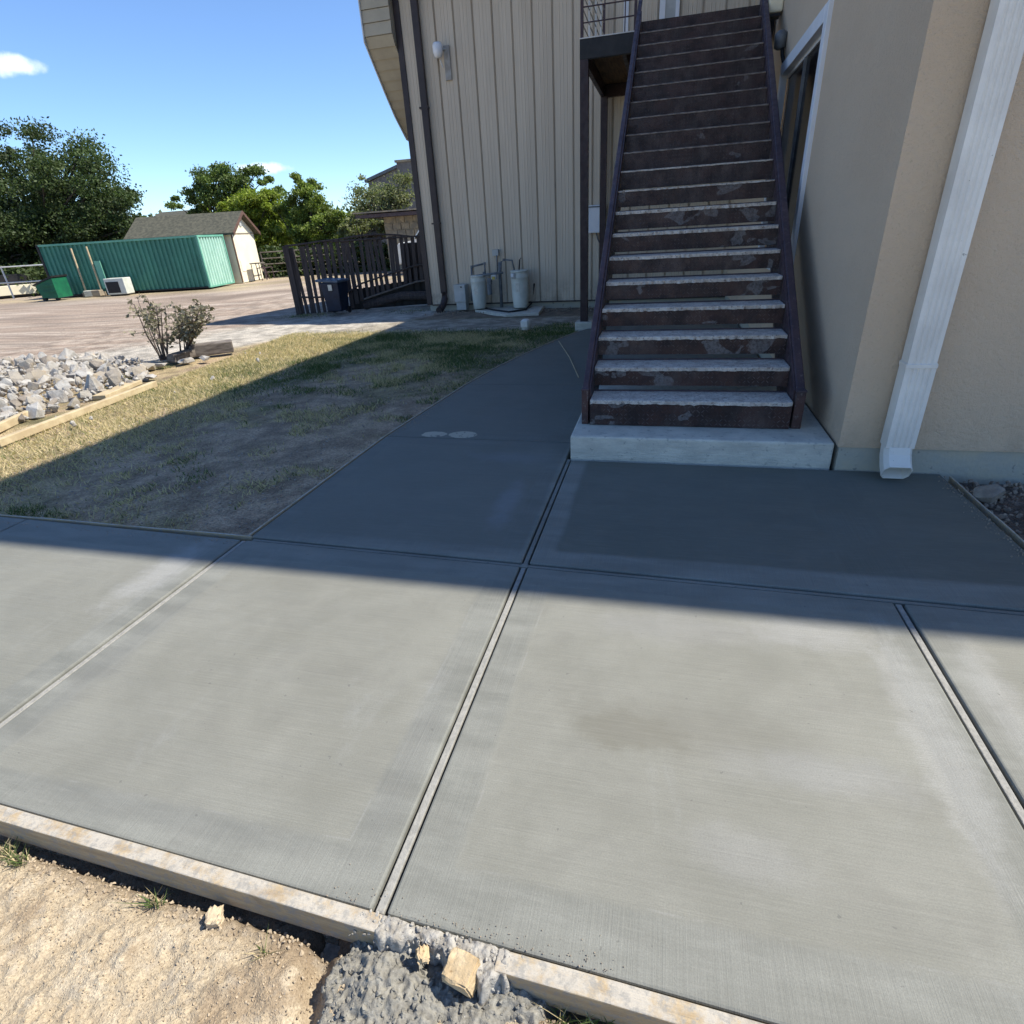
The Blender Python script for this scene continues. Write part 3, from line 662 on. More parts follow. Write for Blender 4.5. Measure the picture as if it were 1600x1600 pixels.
def stringer(xa, xb, side):
    # channel: web plate + top and bottom flanges
    yb, zb = 4.055, .168; L1y = Y0+19.3*RUN
    def ztop(y): return Z0+(y-Y0)*sl_+.035
    d = .29
    web = MB(); wx = (xa, xa+.008) if side < 0 else (xb-.008, xb)
    web.ext([(yb+.03, .172), (yb+.03, ztop(yb+.03)-.004), (L1y, ztop(L1y)-.004), (L1y, ztop(L1y)-d), (yb+.46, .172)], 0, *wx).build('stringer_web', M_BR2, st)
    fl = MB(); yf = yb+.01
    fl.ext([(yf, ztop(yf)-.004), (yf, ztop(yf)), (L1y, ztop(L1y)), (L1y, ztop(L1y)-.004)], 0, xa, xb).build('stringer_flange', M_BR2, st, bev=.002)
    return ztop
def build_side(xa, xb, side):
    def ztop(y): return Z0+(y-Y0)*sl_+.036
    yA, yB = 4.075, Y0+19.6*RUN; yC = yB+1.1
    MB().ext([(yA, ztop(yA)-.05), (yA, ztop(yA)), (yC, ztop(yC)), (yC, ztop(yC)-.05)], 0, xa, xb).build('stringer_cap', M_BR2, st, bev=.009)
    wx = (xb+.002, xb+.012) if side < 0 else (xa-.012, xa-.002)
    MB().ext([(yA+.02, .172), (yA+.02, ztop(yA)-.002), (yB, ztop(yB)-.012), (yB, ztop(yB)-.30), (yA+.45, .172)], 0, *wx).build('stringer_web', M_BR2, st)
    wx = (xa+.004, xb-.004)
    MB().ext([(yA+.02, .172), (yA+.02, ztop(yA)-.055), (yB, ztop(yB)-.052), (yB, ztop(yB)-.28), (yA+.42, .172)], 0, *wx).build('stringer_channel', M_BR, st)
    MB().box((xa-.001, 4.045, .168), (xb+.001, 4.095, ztop(4.07)+.003)).build('foot_post', M_RUST, st, bev=.004)
    MB().box((xa-.004, 4.04, ztop(4.07)-.004), (xb+.004, 4.11, ztop(4.07)+.008)).build('weld_plate', M_BR2, st, bev=.003)
build_side(-.545, -.499, -1); build_side(.886, .945, 1)

# ------------------------------------------------------------------ stair landing
DZ = 3.665; LY = 9.42; WY = 12.3
ld = thing('stair_landing', (-1.2, LY, 0), 'raised steel landing on dark posts at the stair head', 'landing')
MB().box((-1.295, LY, DZ-.215), (-.56, LY+.06, DZ)).build('edge_beam', M_BLK, ld, bev=.004)
MB().box((.95, LY-.05, DZ-.30), (1.09, LY+.06, DZ)).build('edge_beam', M_BLK, ld)
MB().box((-.56, LY+.01, DZ-.215), (.95, LY+.06, DZ-.004)).build('edge_beam', M_BLK, ld)
MB().box((-1.295, LY+.06, DZ-.215), (-1.235, WY-.06, DZ-.002)).build('edge_beam', M_BR, ld)
for x in (-.75, -.25, .3, .85): MB().box((x, LY+.06, DZ-.19), (x+.05, WY-.12, DZ-.034)).build('joist', M_BR, ld)
MB().box((-1.234, WY-.12, DZ-.215), (1.09, WY-.06, DZ-.034)).build('edge_beam', M_BR, ld)
nb = 19; bw = (WY-.07-LY-.065)/nb
for i in range(nb): MB().box((-1.233, LY+.065+i*bw, DZ-.032), (1.08, LY+.065+(i+1)*bw-.008, DZ-.003)).build('deck_board', M_SPOT, ld)
MB().box((-1.295, LY-.008, DZ-.0), (.95, LY+.05, DZ+.012)).build('deck_nosing', M_ALU, ld)
pw = .112
MB().box((-1.293, LY+.001, .10), (-1.293+pw, LY+pw, DZ-.216)).build('post', M_BR, ld)
MB().box((-1.293, WY-.2, .10), (-1.293+pw, WY-.115, DZ-.216)).build('post', M_BR, ld)
MB().box((-1.285, LY+.01, DZ+.012), (-1.25, LY+.045, DZ+1.05)).build('rail_post', M_BR2, ld)
MB().box((-1.285, WY-.15, DZ+.012), (-1.25, WY-.115, DZ+1.05)).build('rail_post', M_BR2, ld)
MB().box((-.60, LY+.01, DZ+.012), (-.565, LY+.045, DZ+1.05)).build('rail_post', M_BR2, ld)
for k in range(6):
    z = DZ+.17+k*.16
    MB().tube([(-1.25, LY+.027, z), (-.60, LY+.027, z)], .008, 6).build('rail_rod', M_BR2, ld)
    MB().tube([(-1.267, LY+.045, z), (-1.267, WY-.15, z)], .009, 6).build('rail_rod', M_ALU, ld)
for x in (-.98, -.72): MB().box((x, LY+.02, DZ+.012), (x+.014, LY+.034, DZ+1.05)).build('rail_bar', M_BR2, ld)
for y in (10.2, 11.0, 11.7): MB().box((-1.282, y, DZ+.012), (-1.253, y+.03, DZ+1.05)).build('rail_post', M_ALU, ld)
o = MB().box((-1.37, LY-.06, -.05), (-1.10, LY+.16, .10)); tag(o.build('footing_block', M_PAD, bev=.012), 'small square concrete footing under the front landing post', 'footing')

# ------------------------------------------------------------------ metal building
mbd = thing('metal_building', (-5.04, WY, 0), 'taupe ribbed metal building with dark brown corner trim', 'building')
MT = 5.5; x = -5.0; pwid = .3545
def panel():
    w = pwid; r = .02
    prof = [(0, 0), (.003, .026), (r, .026), (r+.003, 0), (.11, 0), (.115, -.004), (.125, -.004), (.13, 0), (.17, 0), (.175, -.004), (.185, -.004), (.19, 0), (.235, 0), (.24, -.004), (.25, -.004), (.255, 0), (w-.016, 0), (w-.014, .018), (w-.004, .018), (w-.002, 0), (w, 0)]
    mb = MB(); n = len(prof)
    for z in (.10, MT): mb.v += [(p[0], p[1], z) for p in prof]
    for i in range(n-1): mb.f.append((i, i+1, n+i+1, n+i))
    return mb
pm_me = None
k = 0
while x < 1.04:
    if pm_me is None:
        o = panel().build('wall_panel', M_PAN, mbd, rel=False, fix=False); pm_me = o.data
    else: o = bpy.data.objects.new('wall_panel', pm_me); C.objects.link(o); o.parent = mbd
    o.location = (x+5.04, 0, 0); x += pwid; k += 1
XE = x
MB().box((-5.0, WY+.03, .05), (XE, WY+.2, MT-.02)).build('wall', M_TRIM, mbd)
MB().box((-5.03, WY+.2, .05), (-4.99, 20, 3.2)).build('side_wall', M_PAN, mbd)
MB().box((-5.04, WY-.035, .09), (-4.93, WY+.12, MT)).build('corner_trim', M_TRIM, mbd, bev=.004)
MB().box((-4.925, WY-.024, .075), (XE, WY-.002, .10)).build('base_trim', M_TRIM, mbd)
MB().box((-5.0, WY+.02, -.1), (XE, WY+.15, .088)).build('footing', M_FOUND, mbd)
# roof slab over the whole building (casts its shade)
MB().box((-5.62, 11.95, MT+.003), (XE, WY+.3, MT+.1)).build('roof', M_TRIM, mbd)
MB().ext([(WY+.3, MT), (WY+.3, MT+.1), (20, 3.4), (20, 3.3)], 0, -5.62, XE).build('roof', M_TRIM, mbd)
# projecting side bay: sided front, sloping sided underside
prof = [(12.10, MT), (12.10, 4.69), (12.69, 4.065), (13.07, 3.70), (13.54, 3.36), (14.2, 3.30)]
def along(d):   # point at arc length d on the profile from the top
    for a, b in zip(prof, prof[1:]):
        L = math.hypot(b[0]-a[0], b[1]-a[1])
        if d <= L: return (a[0]+(b[0]-a[0])*d/L, a[1]+(b[1]-a[1])*d/L, (b[0]-a[0])/L, (b[1]-a[1])/L)
        d -= L
    return (b[0], b[1], 1, 0)
tot = sum(math.hypot(b[0]-a[0], b[1]-a[1]) for a, b in zip(prof, prof[1:])); d = 0
M_SID = pm('beige_siding', (.42, .37, .27), (.37, .325, .24), 3, .6, .002)
while d < tot-.1:
    y1, z1, u, v = along(d+.002); y2, z2, u2, v2 = along(d+.185); nx, nz_ = v, -u   # outward
    nx, nz_ = (v, -u) if v*1+(-u)*(-1) < 0 else (v, -u)
    a = (y1, z1); b = (y2, z2); L = math.hypot(b[0]-a[0], b[1]-a[1]); t_ = ((b[0]-a[0])/L, (b[1]-a[1])/L); nn = (t_[1], -t_[0])
    MB().ext([a, (a[0]+nn[0]*.004, a[1]+nn[1]*.004), (b[0]+nn[0]*.02, b[1]+nn[1]*.02), b, (b[0]-nn[0]*.02, b[1]-nn[1]*.02), (a[0]-nn[0]*.02, a[1]-nn[1]*.02)], 0, -5.58, -5.043).build('siding_board', M_SID, mbd); d += .19
MB().ext([(12.16, MT-.02), (12.16, 4.75), (12.75, 4.13), (13.1, 3.8), (13.6, 3.46), (14.2, 3.4), (14.2, 4), (12.8, 5.3)], 0, -5.575, -5.05).build('side_bay', M_SID, mbd)
MB().ext([(12.06, MT), (12.06, 4.67), (12.66, 4.03), (13.04, 3.66), (13.52, 3.31), (14.2, 3.26), (14.2, 3.4), (13.6, 3.46), (13.1, 3.8), (12.75, 4.13), (12.16, 4.75), (12.16, MT)], 0, -5.602, -5.582).build('fascia', M_ALU, mbd)
# dark round-cornered downspout
x1, x2 = -4.675, -4.545
MB().box((x1, WY-.115, .33), (x2, WY-.03, MT)).build('downspout', M_TRIM, mbd, bev=.012)
MB().tube([(-4.605, WY-.075, .36), (-4.605, WY-.08, .22), (-4.62, WY-.16, .10), (-4.65, WY-.28, .03), (-4.66, WY-.36, .01)], [.066, .068, .07, .072, .068], 12).build('downspout_elbow', M_TRIM, mbd)
for z in (1.65, 3.6): MB().box((x1-.035, WY-.122, z), (x2+.01, WY-.028, z+.03)).build('strap', M_TRIM, mbd)
# upper door beside the landing
dx0, dx1 = onY(1036, 8, WY).x, onY(1056, 8, WY).x
MB().box((dx0-.05, WY-.05, DZ+.02), (dx0+.04, WY-.018, DZ+2.1)).build('door_frame', M_WTR, mbd); MB().box((dx1, WY-.05, DZ+.02), (dx1+.06, WY-.018, DZ+2.1)).build('door_frame', M_WTR, mbd)
MB().box((dx0+.04, WY-.035, DZ+.02), (dx1, WY-.018, DZ+2.1)).build('door', M_GREY, mbd)
MB().box((-.95, WY-.05, DZ+.02), (-.87, WY-.018, DZ+1.8)).build('window_frame', M_WTR, mbd)

# security lamp on the metal wall
a = onY(683, 78, 12.1); lp = thing('wall_lamp', (a.x, 12.28, a.z), 'white globe security light high on the metal wall by the dark downspout', 'wall lamp')
MB().tube([(a.x+.10, WY-.02, a.z+.03), (a.x+.0, WY-.14, a.z+.03)], .022, 10).build('arm', M_GREY, lp)
MB().lathe([(.03, -.11), (.06, -.10), (.085, -.03), (.09, .07), (.07, .11), (.02, .12)], (a.x, 12.13, a.z), 18).build('globe', M_GLOBE, lp, smooth=True)
MB().tube([(a.x+.02, 12.15, a.z-.13), (a.x+.05, 12.19, a.z-.24)], .012, 6).build('sensor_stem', M_ALU, lp)
b = onY(699, 95, 12.28); bp = MB().box((b.x-.055, WY-.04, b.z-.29), (b.x+.06, WY-.019, b.z+.22)); tag(bp.build('backing_plate', M_STAIN, bev=.004), 'weathered grey plate on the metal wall beside the white globe light', 'plate')

# meters, pipes, drums
def drum(px, py, rad, h, label):
    p = onY(px, py, 12.0); p = Vector((p.x, 12.0, .03)); o = thing('barrel', p, label, 'barrel', 'white barrels by the gas meters')
    r = rad; pr = [(r*.80, 0), (r*.86, .01), (r*.95, h*.3), (r, h*.62), (r*1.02, h*.80), (r*1.05, h*.81), (r*1.05, h*.86), (r*1.0, h*.87), (r*1.0, h*.97), (r*1.04, h*.975), (r*1.04, h), (r*.9, h+.004)]
    MB().lathe(pr, p, 26).build('barrel_body', M_OFFW, o, smooth=True); MB().lathe([(r*1.05, 0), (r*1.05, .02)], (p.x, p.y, p.z+h*.86), 26).build('hoop', M_OFFW, o)
    MB().box((p.x-.05, p.y-r*1.03, p.z+h*.45), (p.x+.03, p.y-r*.98, p.z+h*.68)).build('sticker', M_LABEL, o); return o
drum(750, 478, .150, .64, 'squat off-white barrel with gas meter in front, nearer the corner'); drum(814, 478, .175, .70, 'taller off-white barrel on the concrete patch, right of the meters')
P = lambda px, py, y=12.12: onY(px, py, y)
mt = thing('gas_meter', P(780, 480), 'grey gas meter set with pipes between two off-white barrels', 'gas meter')
def pipe(pts, r, nm='pipe', m=M_PIPE): MB().tube(pts, r, 8).build(nm, m, mt, smooth=True)
pipe([P(737, 470), P(737, 417)], .018); pipe([P(736, 417), P(756, 412)], .018); pipe([P(757, 410), P(758, 428)], .018); pipe([P(745, 431, 11.95), P(786, 426, 11.95)], .022)
pipe([P(784, 480), P(781, 426), P(781, 410)], .035); pipe([P(782, 430), P(783, 409), P(787, 406), P(800, 407), P(804, 424)], .018)
pipe([P(777, 425), P(776, 399)], .013); pipe([P(811, 422), P(812, 406), P(814, 403)], .014, m=M_DARKM)
for (px, py, w_, h_, m_) in ((765, 440, .085, .13, M_PIPE), (772, 433, .11, .09, M_GREY), (803, 431, .08, .11, M_GREY)):
    q = P(px, py, 11.86); MB().box((q.x-w_/2, q.y-.05, q.z-h_/2), (q.x+w_/2, q.y+.05, q.z+h_/2)).build('meter_body', m_, mt, bev=.015)
q = P(765, 452, 11.86); MB().tube([(q.x, q.y, q.z+.09), (q.x, q.y, q.z-.10)], .05, 12).build('regulator', M_PIPE, mt)
q = P(771, 434, 11.8); MB().box((q.x-.03, q.y-.012, q.z-.03), (q.x+.03, q.y, q.z+.02)).build('yellow_tag', M_YEL, mt)
q = P(800, 430, 11.78); MB().box((q.x-.025, q.y-.012, q.z-.03), (q.x+.03, q.y, q.z+.03)).build('meter_tag', M_WTR, mt)
for px, py in ((737, 417), (757, 412), (781, 426), (787, 406), (803, 424), (756, 427)):
    q = P(px, py); MB().tube([q+Vector((0, 0, -.025)), q+Vector((0, 0, .025))], .027, 8).build('elbow', M_PIPE, mt)
a = P(775, 395, 12.24); MB2 = thing('junction_box', a, 'small grey electrical box on the metal wall above the gas meter', 'electrical box')
MB().box((a.x-.07, 12.19, a.z-.055), (a.x+.06, 12.277, a.z+.06)).build('box_body', M_GREY, MB2, bev=.006); MB().tube([(a.x+.01, 12.25, a.z-.05), (a.x+.01, 12.25, a.z-.25)], .012, 8).build('conduit', M_PIPE, MB2)
a = P(722, 465, 12.15); u = thing('utility_box', (a.x, 12.1, .02), 'low pale grey utility cabinet beside the dark downspout', 'utility box')
MB().box((a.x-.125, 12.02, .16), (a.x+.12, 12.25, .50)).build('cover', M_GREY, u, bev=.008); MB().box((a.x-.10, 12.04, .0), (a.x+.11, 12.24, .158)).build('base', M_GREY, u, bev=.004)
MB().box((a.x+.03, 12.008, .44), (a.x+.055, 12.02, .47)).build('latch', M_DARKM, u)
q0 = gz(750, 484); pb = MB().prism([tuple(gz(*p)[:2]) for p in ((742, 484), (790, 492), (842, 489), (850, 478), (760, 474))], -.06, .005); tag(pb.build('meter_pad', M_PAD, bev=.01), 'thin cracked concrete patch under the gas meters', 'concrete patch')
cb = MB().tube([gz(752, 482)+Vector((0, 0, .03)), gz(772, 486)+Vector((0, 0, .02)), gz(795, 489)+Vector((0, 0, .02)), gz(822, 486)+Vector((0, 0, .03)), gz(832, 478)+Vector((0, 0, .08)), Vector((-2.62, 12.2, .45))], .018, 8); tag(cb.build('hose', M_DARKM, smooth=True), 'black hose lying around the barrels and up the wall', 'hose')
# electric panel box
a = onY(932, 342, 12.22); eb = thing('breaker_box', (a.x, 12.2, a.z), 'white breaker box on the metal wall between the landing posts', 'electrical box')
MB().box((a.x-.16, 12.13, a.z-.24), (a.x+.155, 12.277, a.z+.235)).build('box_body', M_WTR, eb, bev=.006); MB().box((a.x-.145, 12.118, a.z-.225), (a.x+.14, 12.13, a.z+.19)).build('door', M_WTR, eb, bev=.004)
MB().box((a.x-.155, 12.11, a.z+.195), (a.x+.15, 12.13, a.z+.215)).build('lip', M_PIPE, eb); MB().tube([(a.x+.0, 12.24, a.z-.24), (a.x+.03, 12.24, a.z-.36), (a.x+.08, 12.24, a.z-.44), (a.x+.09, 12.24, .08)], .014, 8).build('conduit', M_PIPE, eb, smooth=True)
# white cleanout cap and thin rod
p = gz(822, 514, -.02); cc = thing('cleanout_cap', (p.x, p.y, -.04), 'small white plastic pipe cap standing at the lawn edge', 'pipe cap')
MB().lathe([(.075, 0), (.08, .09), (.075, .15), (.04, .17)], (p.x, p.y, -.03), 10).build('cap', M_WHT, cc, smooth=True); MB().box((p.x-.07, p.y-.09, .02), (p.x+.05, p.y-.07, .12)).build('lid', M_WHT, cc, bev=.01)
rd_ = MB().tube([gz(873, 534)+Vector((0, 0, .01)), gz(890, 560)+Vector((0, 0, .012)), gz(904, 591)+Vector((0, 0, .01))], .0055, 6); tag(rd_.build('thin_rod', M_POST), 'thin pale stick lying across the shaded concrete walk', 'stick')

# ------------------------------------------------------------------ tan building
TH = 6.19*math.tan(ELEV); FX, FY = 1.11, 3.742
tb = thing('stucco_building', (FX, FY, 0), 'tan stucco building with white window trim and downspout', 'building')
# window opening in the left wall
A1 = onX(1237, 440, FX); wy0, wy1, wz0, wz1 = 6.03, 8.22, .94, 2.92
wall = MB()
wall.box((FX, FY, .155), (FX+.2, wy0, TH)).box((FX, wy1, .155), (FX+.2, 17, TH)).box((FX, wy0, .155), (FX+.2, wy1, wz0)).box((FX, wy0, wz1), (FX+.2, wy1, TH))
wall.box((FX+.2, FY, .155), (10, FY+.2, TH))
wall.build('wall', M_ST_L, tb)
MB().box((FX+.012, FY+.012, -.1), (10, 17, .153)).build('foundation', M_FOUND, tb)
MB().box((FX+.004, FY+.004, TH+.002), (10, 17, TH+.12)).build('roof', M_TRIM, tb)
wf = thing('window', (FX, wy0, wz0)); wf.parent = tb; wf.location = (0, wy0-FY, wz0)
T_ = .115
MB().box((FX-.035, wy0-.002, wz0), (FX+.03, wy0+T_, wz1)).build('frame', M_WTR, wf, bev=.005); MB().box((FX-.035, wy1-T_, wz0), (FX+.03, wy1, wz1)).build('frame', M_WTR, wf, bev=.005)
MB().box((FX-.037, wy0+T_, wz1-T_), (FX+.03, wy1-T_, wz1)).build('frame', M_WTR, wf, bev=.005); MB().box((FX-.045, wy0+T_, wz0), (FX+.03, wy1-T_, wz0+.08)).build('sill', M_WTR, wf, bev=.005)
MB().box((FX+.0305, wy0+.06, wz0+.05), (FX+.05, wy0+T_+.012, wz1-.06)).build('inner_frame', M_WTR, wf); MB().box((FX+.0305, wy0+T_+.012, wz1-T_-.03), (FX+.05, wy1-T_, wz1-.06)).build('inner_frame', M_WTR, wf)
MB().box((FX+.045, wy0+T_+.014, wz0+.05), (FX+.052, wy1-.05, wz1-.06)).build('pane', M_GL, wf)
MB().box((FX+.02, 7.1, wz0+.08), (FX+.044, 7.14, wz1-.15)).build('mullion', M_PIPE, wf)
# white downspout with ribbed face
ds = thing('white_downspout', (1.41, 3.65, 0), 'white ribbed metal downspout on the tan stucco front', 'downspout')
dx = [onY(px, py, 3.64) for px, py in ((1381, 700), (1432, 700), (1557, 0))]; xa, xb = 1.335, 1.478
def spout(z0, z1, grow, name):
    x0, x1, y0, y1 = xa-grow, xb+grow, 3.625-grow, 3.728
    pf = [(x0, y1), (x0, y0)]; w = x1-x0
    for k in range(4):
        c = x0+w*(.22+.19*k); pf += [(c-.009, y0), (c-.004, y0+.005), (c+.004, y0+.005), (c+.009, y0)]
    pf += [(x1, y0), (x1, y1)]
    MB().prism(pf, z0, z1).build(name, M_WHT, ds)
spout(.20, .70, .0035, 'lower_pipe'); spout(.675, TH-.3, 0, 'upper_pipe')
mb = MB().box((xa-.007, 3.618, .672), (xb+.007, 3.732, .697)); mb.build('strap', M_WHT, ds, bev=.003)
# kicked-out elbow, hollow mouth
el = MB(); rings = [((3.622, 3.728), .2), ((3.600, 3.715), .14), ((3.560, 3.69), .085), ((3.52, 3.655), .045)]
yz = [(3.621, .205, 3.73, .205), (3.606, .165, 3.715, .125), (3.580, .135, 3.665, .055), (3.548, .108, 3.612, .010)]
for wall_ in (0, .004):
    for (ya, za, yb, zb) in yz:
        a_ = Vector((0, ya, za)); b_ = Vector((0, yb, zb)); d_ = (b_-a_).normalized()*wall_; a_ += d_; b_ -= d_
        q = .02
        for (xx, f) in ((xa-.004+wall_, .25), (xa-.004+wall_+q, 0), (xb+.004-wall_-q, 0), (xb+.004-wall_, .25), (xb+.004-wall_, .75), (xb+.004-wall_-q, 1), (xa-.004+wall_+q, 1), (xa-.004+wall_, .75)):
            pt = a_.lerp(b_, f); el.v.append((xx, pt.y, pt.z))
for layer in (0, 32):
    for i in range(3):
        for k in range(8): k2 = (k+1) % 8; el.f.append((layer+i*8+k, layer+i*8+k2, layer+i*8+8+k2, layer+i*8+8+k))
for k in range(8): k2 = (k+1) % 8; el.f.append((24+k, 24+k2, 56+k2, 56+k))
el.build('elbow', M_WHT, ds, smooth=False)
# fixtures far up the tan wall
a = onX(1207, 8, 1.0); o = thing('wall_light', (FX, a.y, a.z), 'beige box light on the tan wall beside the stair head', 'wall light')
MB().box((FX-.16, a.y-.10, a.z-.09), (FX-.002, a.y+.1, a.z+.3)).build('housing', M_CREAM, o, bev=.02); MB().box((FX-.14, a.y-.08, a.z-.12), (FX-.02, a.y+.08, a.z-.092)).build('lens', M_BLK, o)
a = onX(1220, 60, 1.05); o = thing('flood_light', (FX, a.y, a.z), 'small dark floodlight with curved conduit above the window corner', 'floodlight')
MB().lathe([(.03, -.10), (.06, -.08), (.065, .04), (.03, .07)], (FX-.06, a.y, a.z), 12).build('lamp_head', M_PIPE, o, smooth=True); MB().tube([(FX-.04, a.y, a.z-.05), (FX-.03, a.y-.05, a.z-.16), (FX-.02, a.y-.13, a.z-.23)], .02, 8).build('conduit', M_BLK, o, smooth=True)
# rock and stony bed
p = gz(1540, 765, .05); o = link('rock', RM[3], pm('brown_grey_stone', (.30, .26, .21), (.20, .17, .14), 12, .9, .01, 40)); o.location = (p.x+.03, p.y+.01, .02); o.scale = (.20, .17, .30); o.rotation_euler = (1.1, .5, .4)
tag(o, 'rough brown-grey stone against the foundation right of the downspout', 'rock')
it = [(Vector((random.uniform(1.78, 3.2), random.uniform(2.3, 3.72), -.04+random.random()*.02)), random.uniform(.012, .05), R_()) for i in range(1500)]
tag(scatter('stony_bed', pm('brown_grit', (.36, .285, .21), (.20, .155, .12), 20, .95, .004), it), 'brown stony grit right of the landing slab', 'grit', kind='stuff')

# ------------------------------------------------------------------ fence + bin
FA = gz(468, 490); FA = Vector((FA.x, FA.y, 0)); FB = Vector((-4.95, 13.55, 0))
fn = thing('picket_fence', FA, 'dark weathered picket fence with arched rail beside the metal building', 'fence')
top_px = [(452, 384), (475, 381), (500, 377), (530, 374), (560, 368), (590, 366), (620, 367), (645, 370)]
bot_px = [(468, 490), (500, 490), (520, 489), (545, 486), (565, 470), (600, 458), (655, 440)]
fd = (FB-FA).normalized(); fnrm = Vector((fd.y, -fd.x, 0))
def hit(px, py):    # intersect pixel ray with the fence plane
    r = Vector(_ray(px, py)); t_ = (FA-Vector(CAM)).dot(fnrm)/r.dot(fnrm); return Vector(CAM)+r*t_
tops = [hit(*p) for p in top_px]; bots = [hit(*p) for p in bot_px]
def itp(lst, s):
    q = [((p-FA).dot(fd), p.z) for p in lst]
    return float(np.interp(s, [a[0] for a in q], [a[1] for a in q]))
Lf = (FB-FA).length; np_ = 27; Rf = Matrix.Rotation(math.atan2(fd.y, fd.x), 3, 'Z'); arch = [(x_) for x_ in ()]
s = .0
for i in range(np_):
    s = (i+.5)/np_*Lf*.98; w = random.uniform(.034, .05) if i > 5 else random.choice((.035, .06)); zt = itp(tops, s)-random.uniform(.02, .05); zb_ = itp(bots, s)
    if 10 < i < 20 : zt = min(zt, itp(tops, .15*Lf)+.02*random.random()+.03)
    c = FA+fd*s; ln = random.gauss(0, .02)
    MB().box((c.x-w, c.y-.012, max(zb_, -.02)), (c.x+w, c.y+.012, zt), Rf @ Matrix.Rotation(ln, 3, 'Y'), (c.x, c.y, 0)).build('picket', M_FENCE, fn)
for off, z_ in ((.03, None), (.03, .4)):
    pts = [FA+fd*(Lf*k/14)+fnrm*off for k in range(15)]
    pts = [Vector((p.x, p.y, (itp(tops, Lf*k/14) if z_ is None else itp(bots, Lf*k/14)+z_*.9))) for k, p in enumerate(pts)]
    MB().tube(pts, .022, 6).build('rail', M_FENCE, fn)
pts = [FA+fd*(Lf*k/14)+fnrm*.03 for k in range(4, 14)]; zc = itp(tops, .15*Lf); MB().tube([Vector((p.x, p.y, zc+.0)) for p in pts], .02, 6).build('rail', M_FENCE, fn)
pts = [FA+fd*(Lf*k/14)+fnrm*.05 for k in range(6, 15)]; MB().tube([Vector((p.x, p.y, itp(bots, (p-FA).dot(fd))+.02)) for p in pts], .02, 6).build('bottom_rail', M_TIMB, fn)
MB().box((FA.x-.06, FA.y-.05, -.05), (FA.x+.06, FA.y+.05, itp(tops, 0)), Rf).build('post', M_FENCE, fn)
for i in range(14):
    c = (FA+fd*Lf*.34-fnrm*.16).lerp(FA+fd*Lf-fnrm*.16, (i+.5)/14); MB().box((c.x-.105, c.y-.012, -.02), (c.x+.105, c.y+.012, .42+.2*i/14), Rf, (c.x, c.y, 0)).build('shade_board', M_BLK, fn)  # black boards added to stand in for the shaded void below the fence
# solid dark boarding behind the right part
pf_ = [FA+fd*(Lf*f)-fnrm*.25 for f in (.72, 1.0)]
for i in range(8):
    c = pf_[0].lerp(pf_[1], (i+.5)/8); MB().box((c.x-.11, c.y-.012, .0), (c.x+.11, c.y+.012, itp(tops, Lf*.9)-.12), Rf, (c.x, c.y, 0)).build('board', M_FENCE, fn)
cul = MB().tube([Vector((-6.9, 12.9, .05)), Vector((-6.0, 13.1, .22)), Vector((-5.2, 13.2, .2))], .10, 10); tag(cul.build('log', M_FENCE), 'dark rounded log lying under the fence beside the building', 'log')
b0 = gz(532, 489, .0); bn = thing('wheelie_bin', (b0.x, b0.y-.05, 0), 'dark blue wheeled rubbish bin in front of the picket fence', 'bin')
def taper(cx, cy, z0, z1, w0, d0, w1, d1):
    mb = MB()
    for z, w, d in ((z0, w0, d0), (z1, w1, d1)): mb.v += [(cx-w, cy-d, z), (cx+w, cy-d, z), (cx+w, cy+d, z), (cx-w, cy+d, z)]
    mb.f += [(3, 2, 1, 0), (4, 5, 6, 7)]+[(k, (k+1) % 4, 4+(k+1) % 4, 4+k) for k in range(4)]; return mb
bx, by = b0.x, b0.y-.05
taper(bx, by, .06, .66, .17, .17, .22, .23).build('bin_body', M_BLUEBIN, bn, bev=.02); MB().box((bx-.30, by-.26, .665), (bx+.24, by+.26, .72), Matrix.Rotation(.06, 3, 'Y')).build('lid', M_BINLID, bn, bev=.02)
MB().box((bx-.02, by-.245, .50), (bx+.07, by-.235, .62)).build('sticker', M_LABEL, bn); 
for sx in (-1, 1): MB().tube([(bx+sx*.17, by+.14, .07), (bx+sx*.21, by+.14, .07)], .07, 14).build('wheel', M_DARKM, bn)

# ------------------------------------------------------------------ container yard
P0 = gz(330, 451); U = Vector((-.972, -.235, 0)); V = Vector((-.235, .972, 0))
ct = thing('shipping_container', P0, 'faded green corrugated shipping container in the far yard', 'container')
CL, CW, CH = 7.6, 2.2, 1.93
_r = Vector(_ray(58, 392)); _t = (P0-Vector(CAM)).dot(V)/_r.dot(V); CL = (Vector(CAM)+_r*_t-P0).dot(U)
ends = [onY(60, 392, P0.y-1.7)]
RU = Matrix((( -U.x, V.x, 0), (-U.y, V.y, 0), (0, 0, 1)))   # local +x = -U (towards the lit end)
def loc(u, v, z): return P0+U*u+V*v+Vector((0, 0, z))
def cbox(u0, u1, v0, v1, z0, z1, nm, m, par=ct, bev=0):
    mb = MB(); 
    for z in (z0, z1): mb.v += [tuple(loc(u, v, z)) for (u, v) in ((u0, v0), (u1, v0), (u1, v1), (u0, v1))]
    mb.f += [(3, 2, 1, 0), (4, 5, 6, 7)]+[(k, (k+1) % 4, 4+(k+1) % 4, 4+k) for k in range(4)]; return mb.build(nm, m, par, bev=bev)
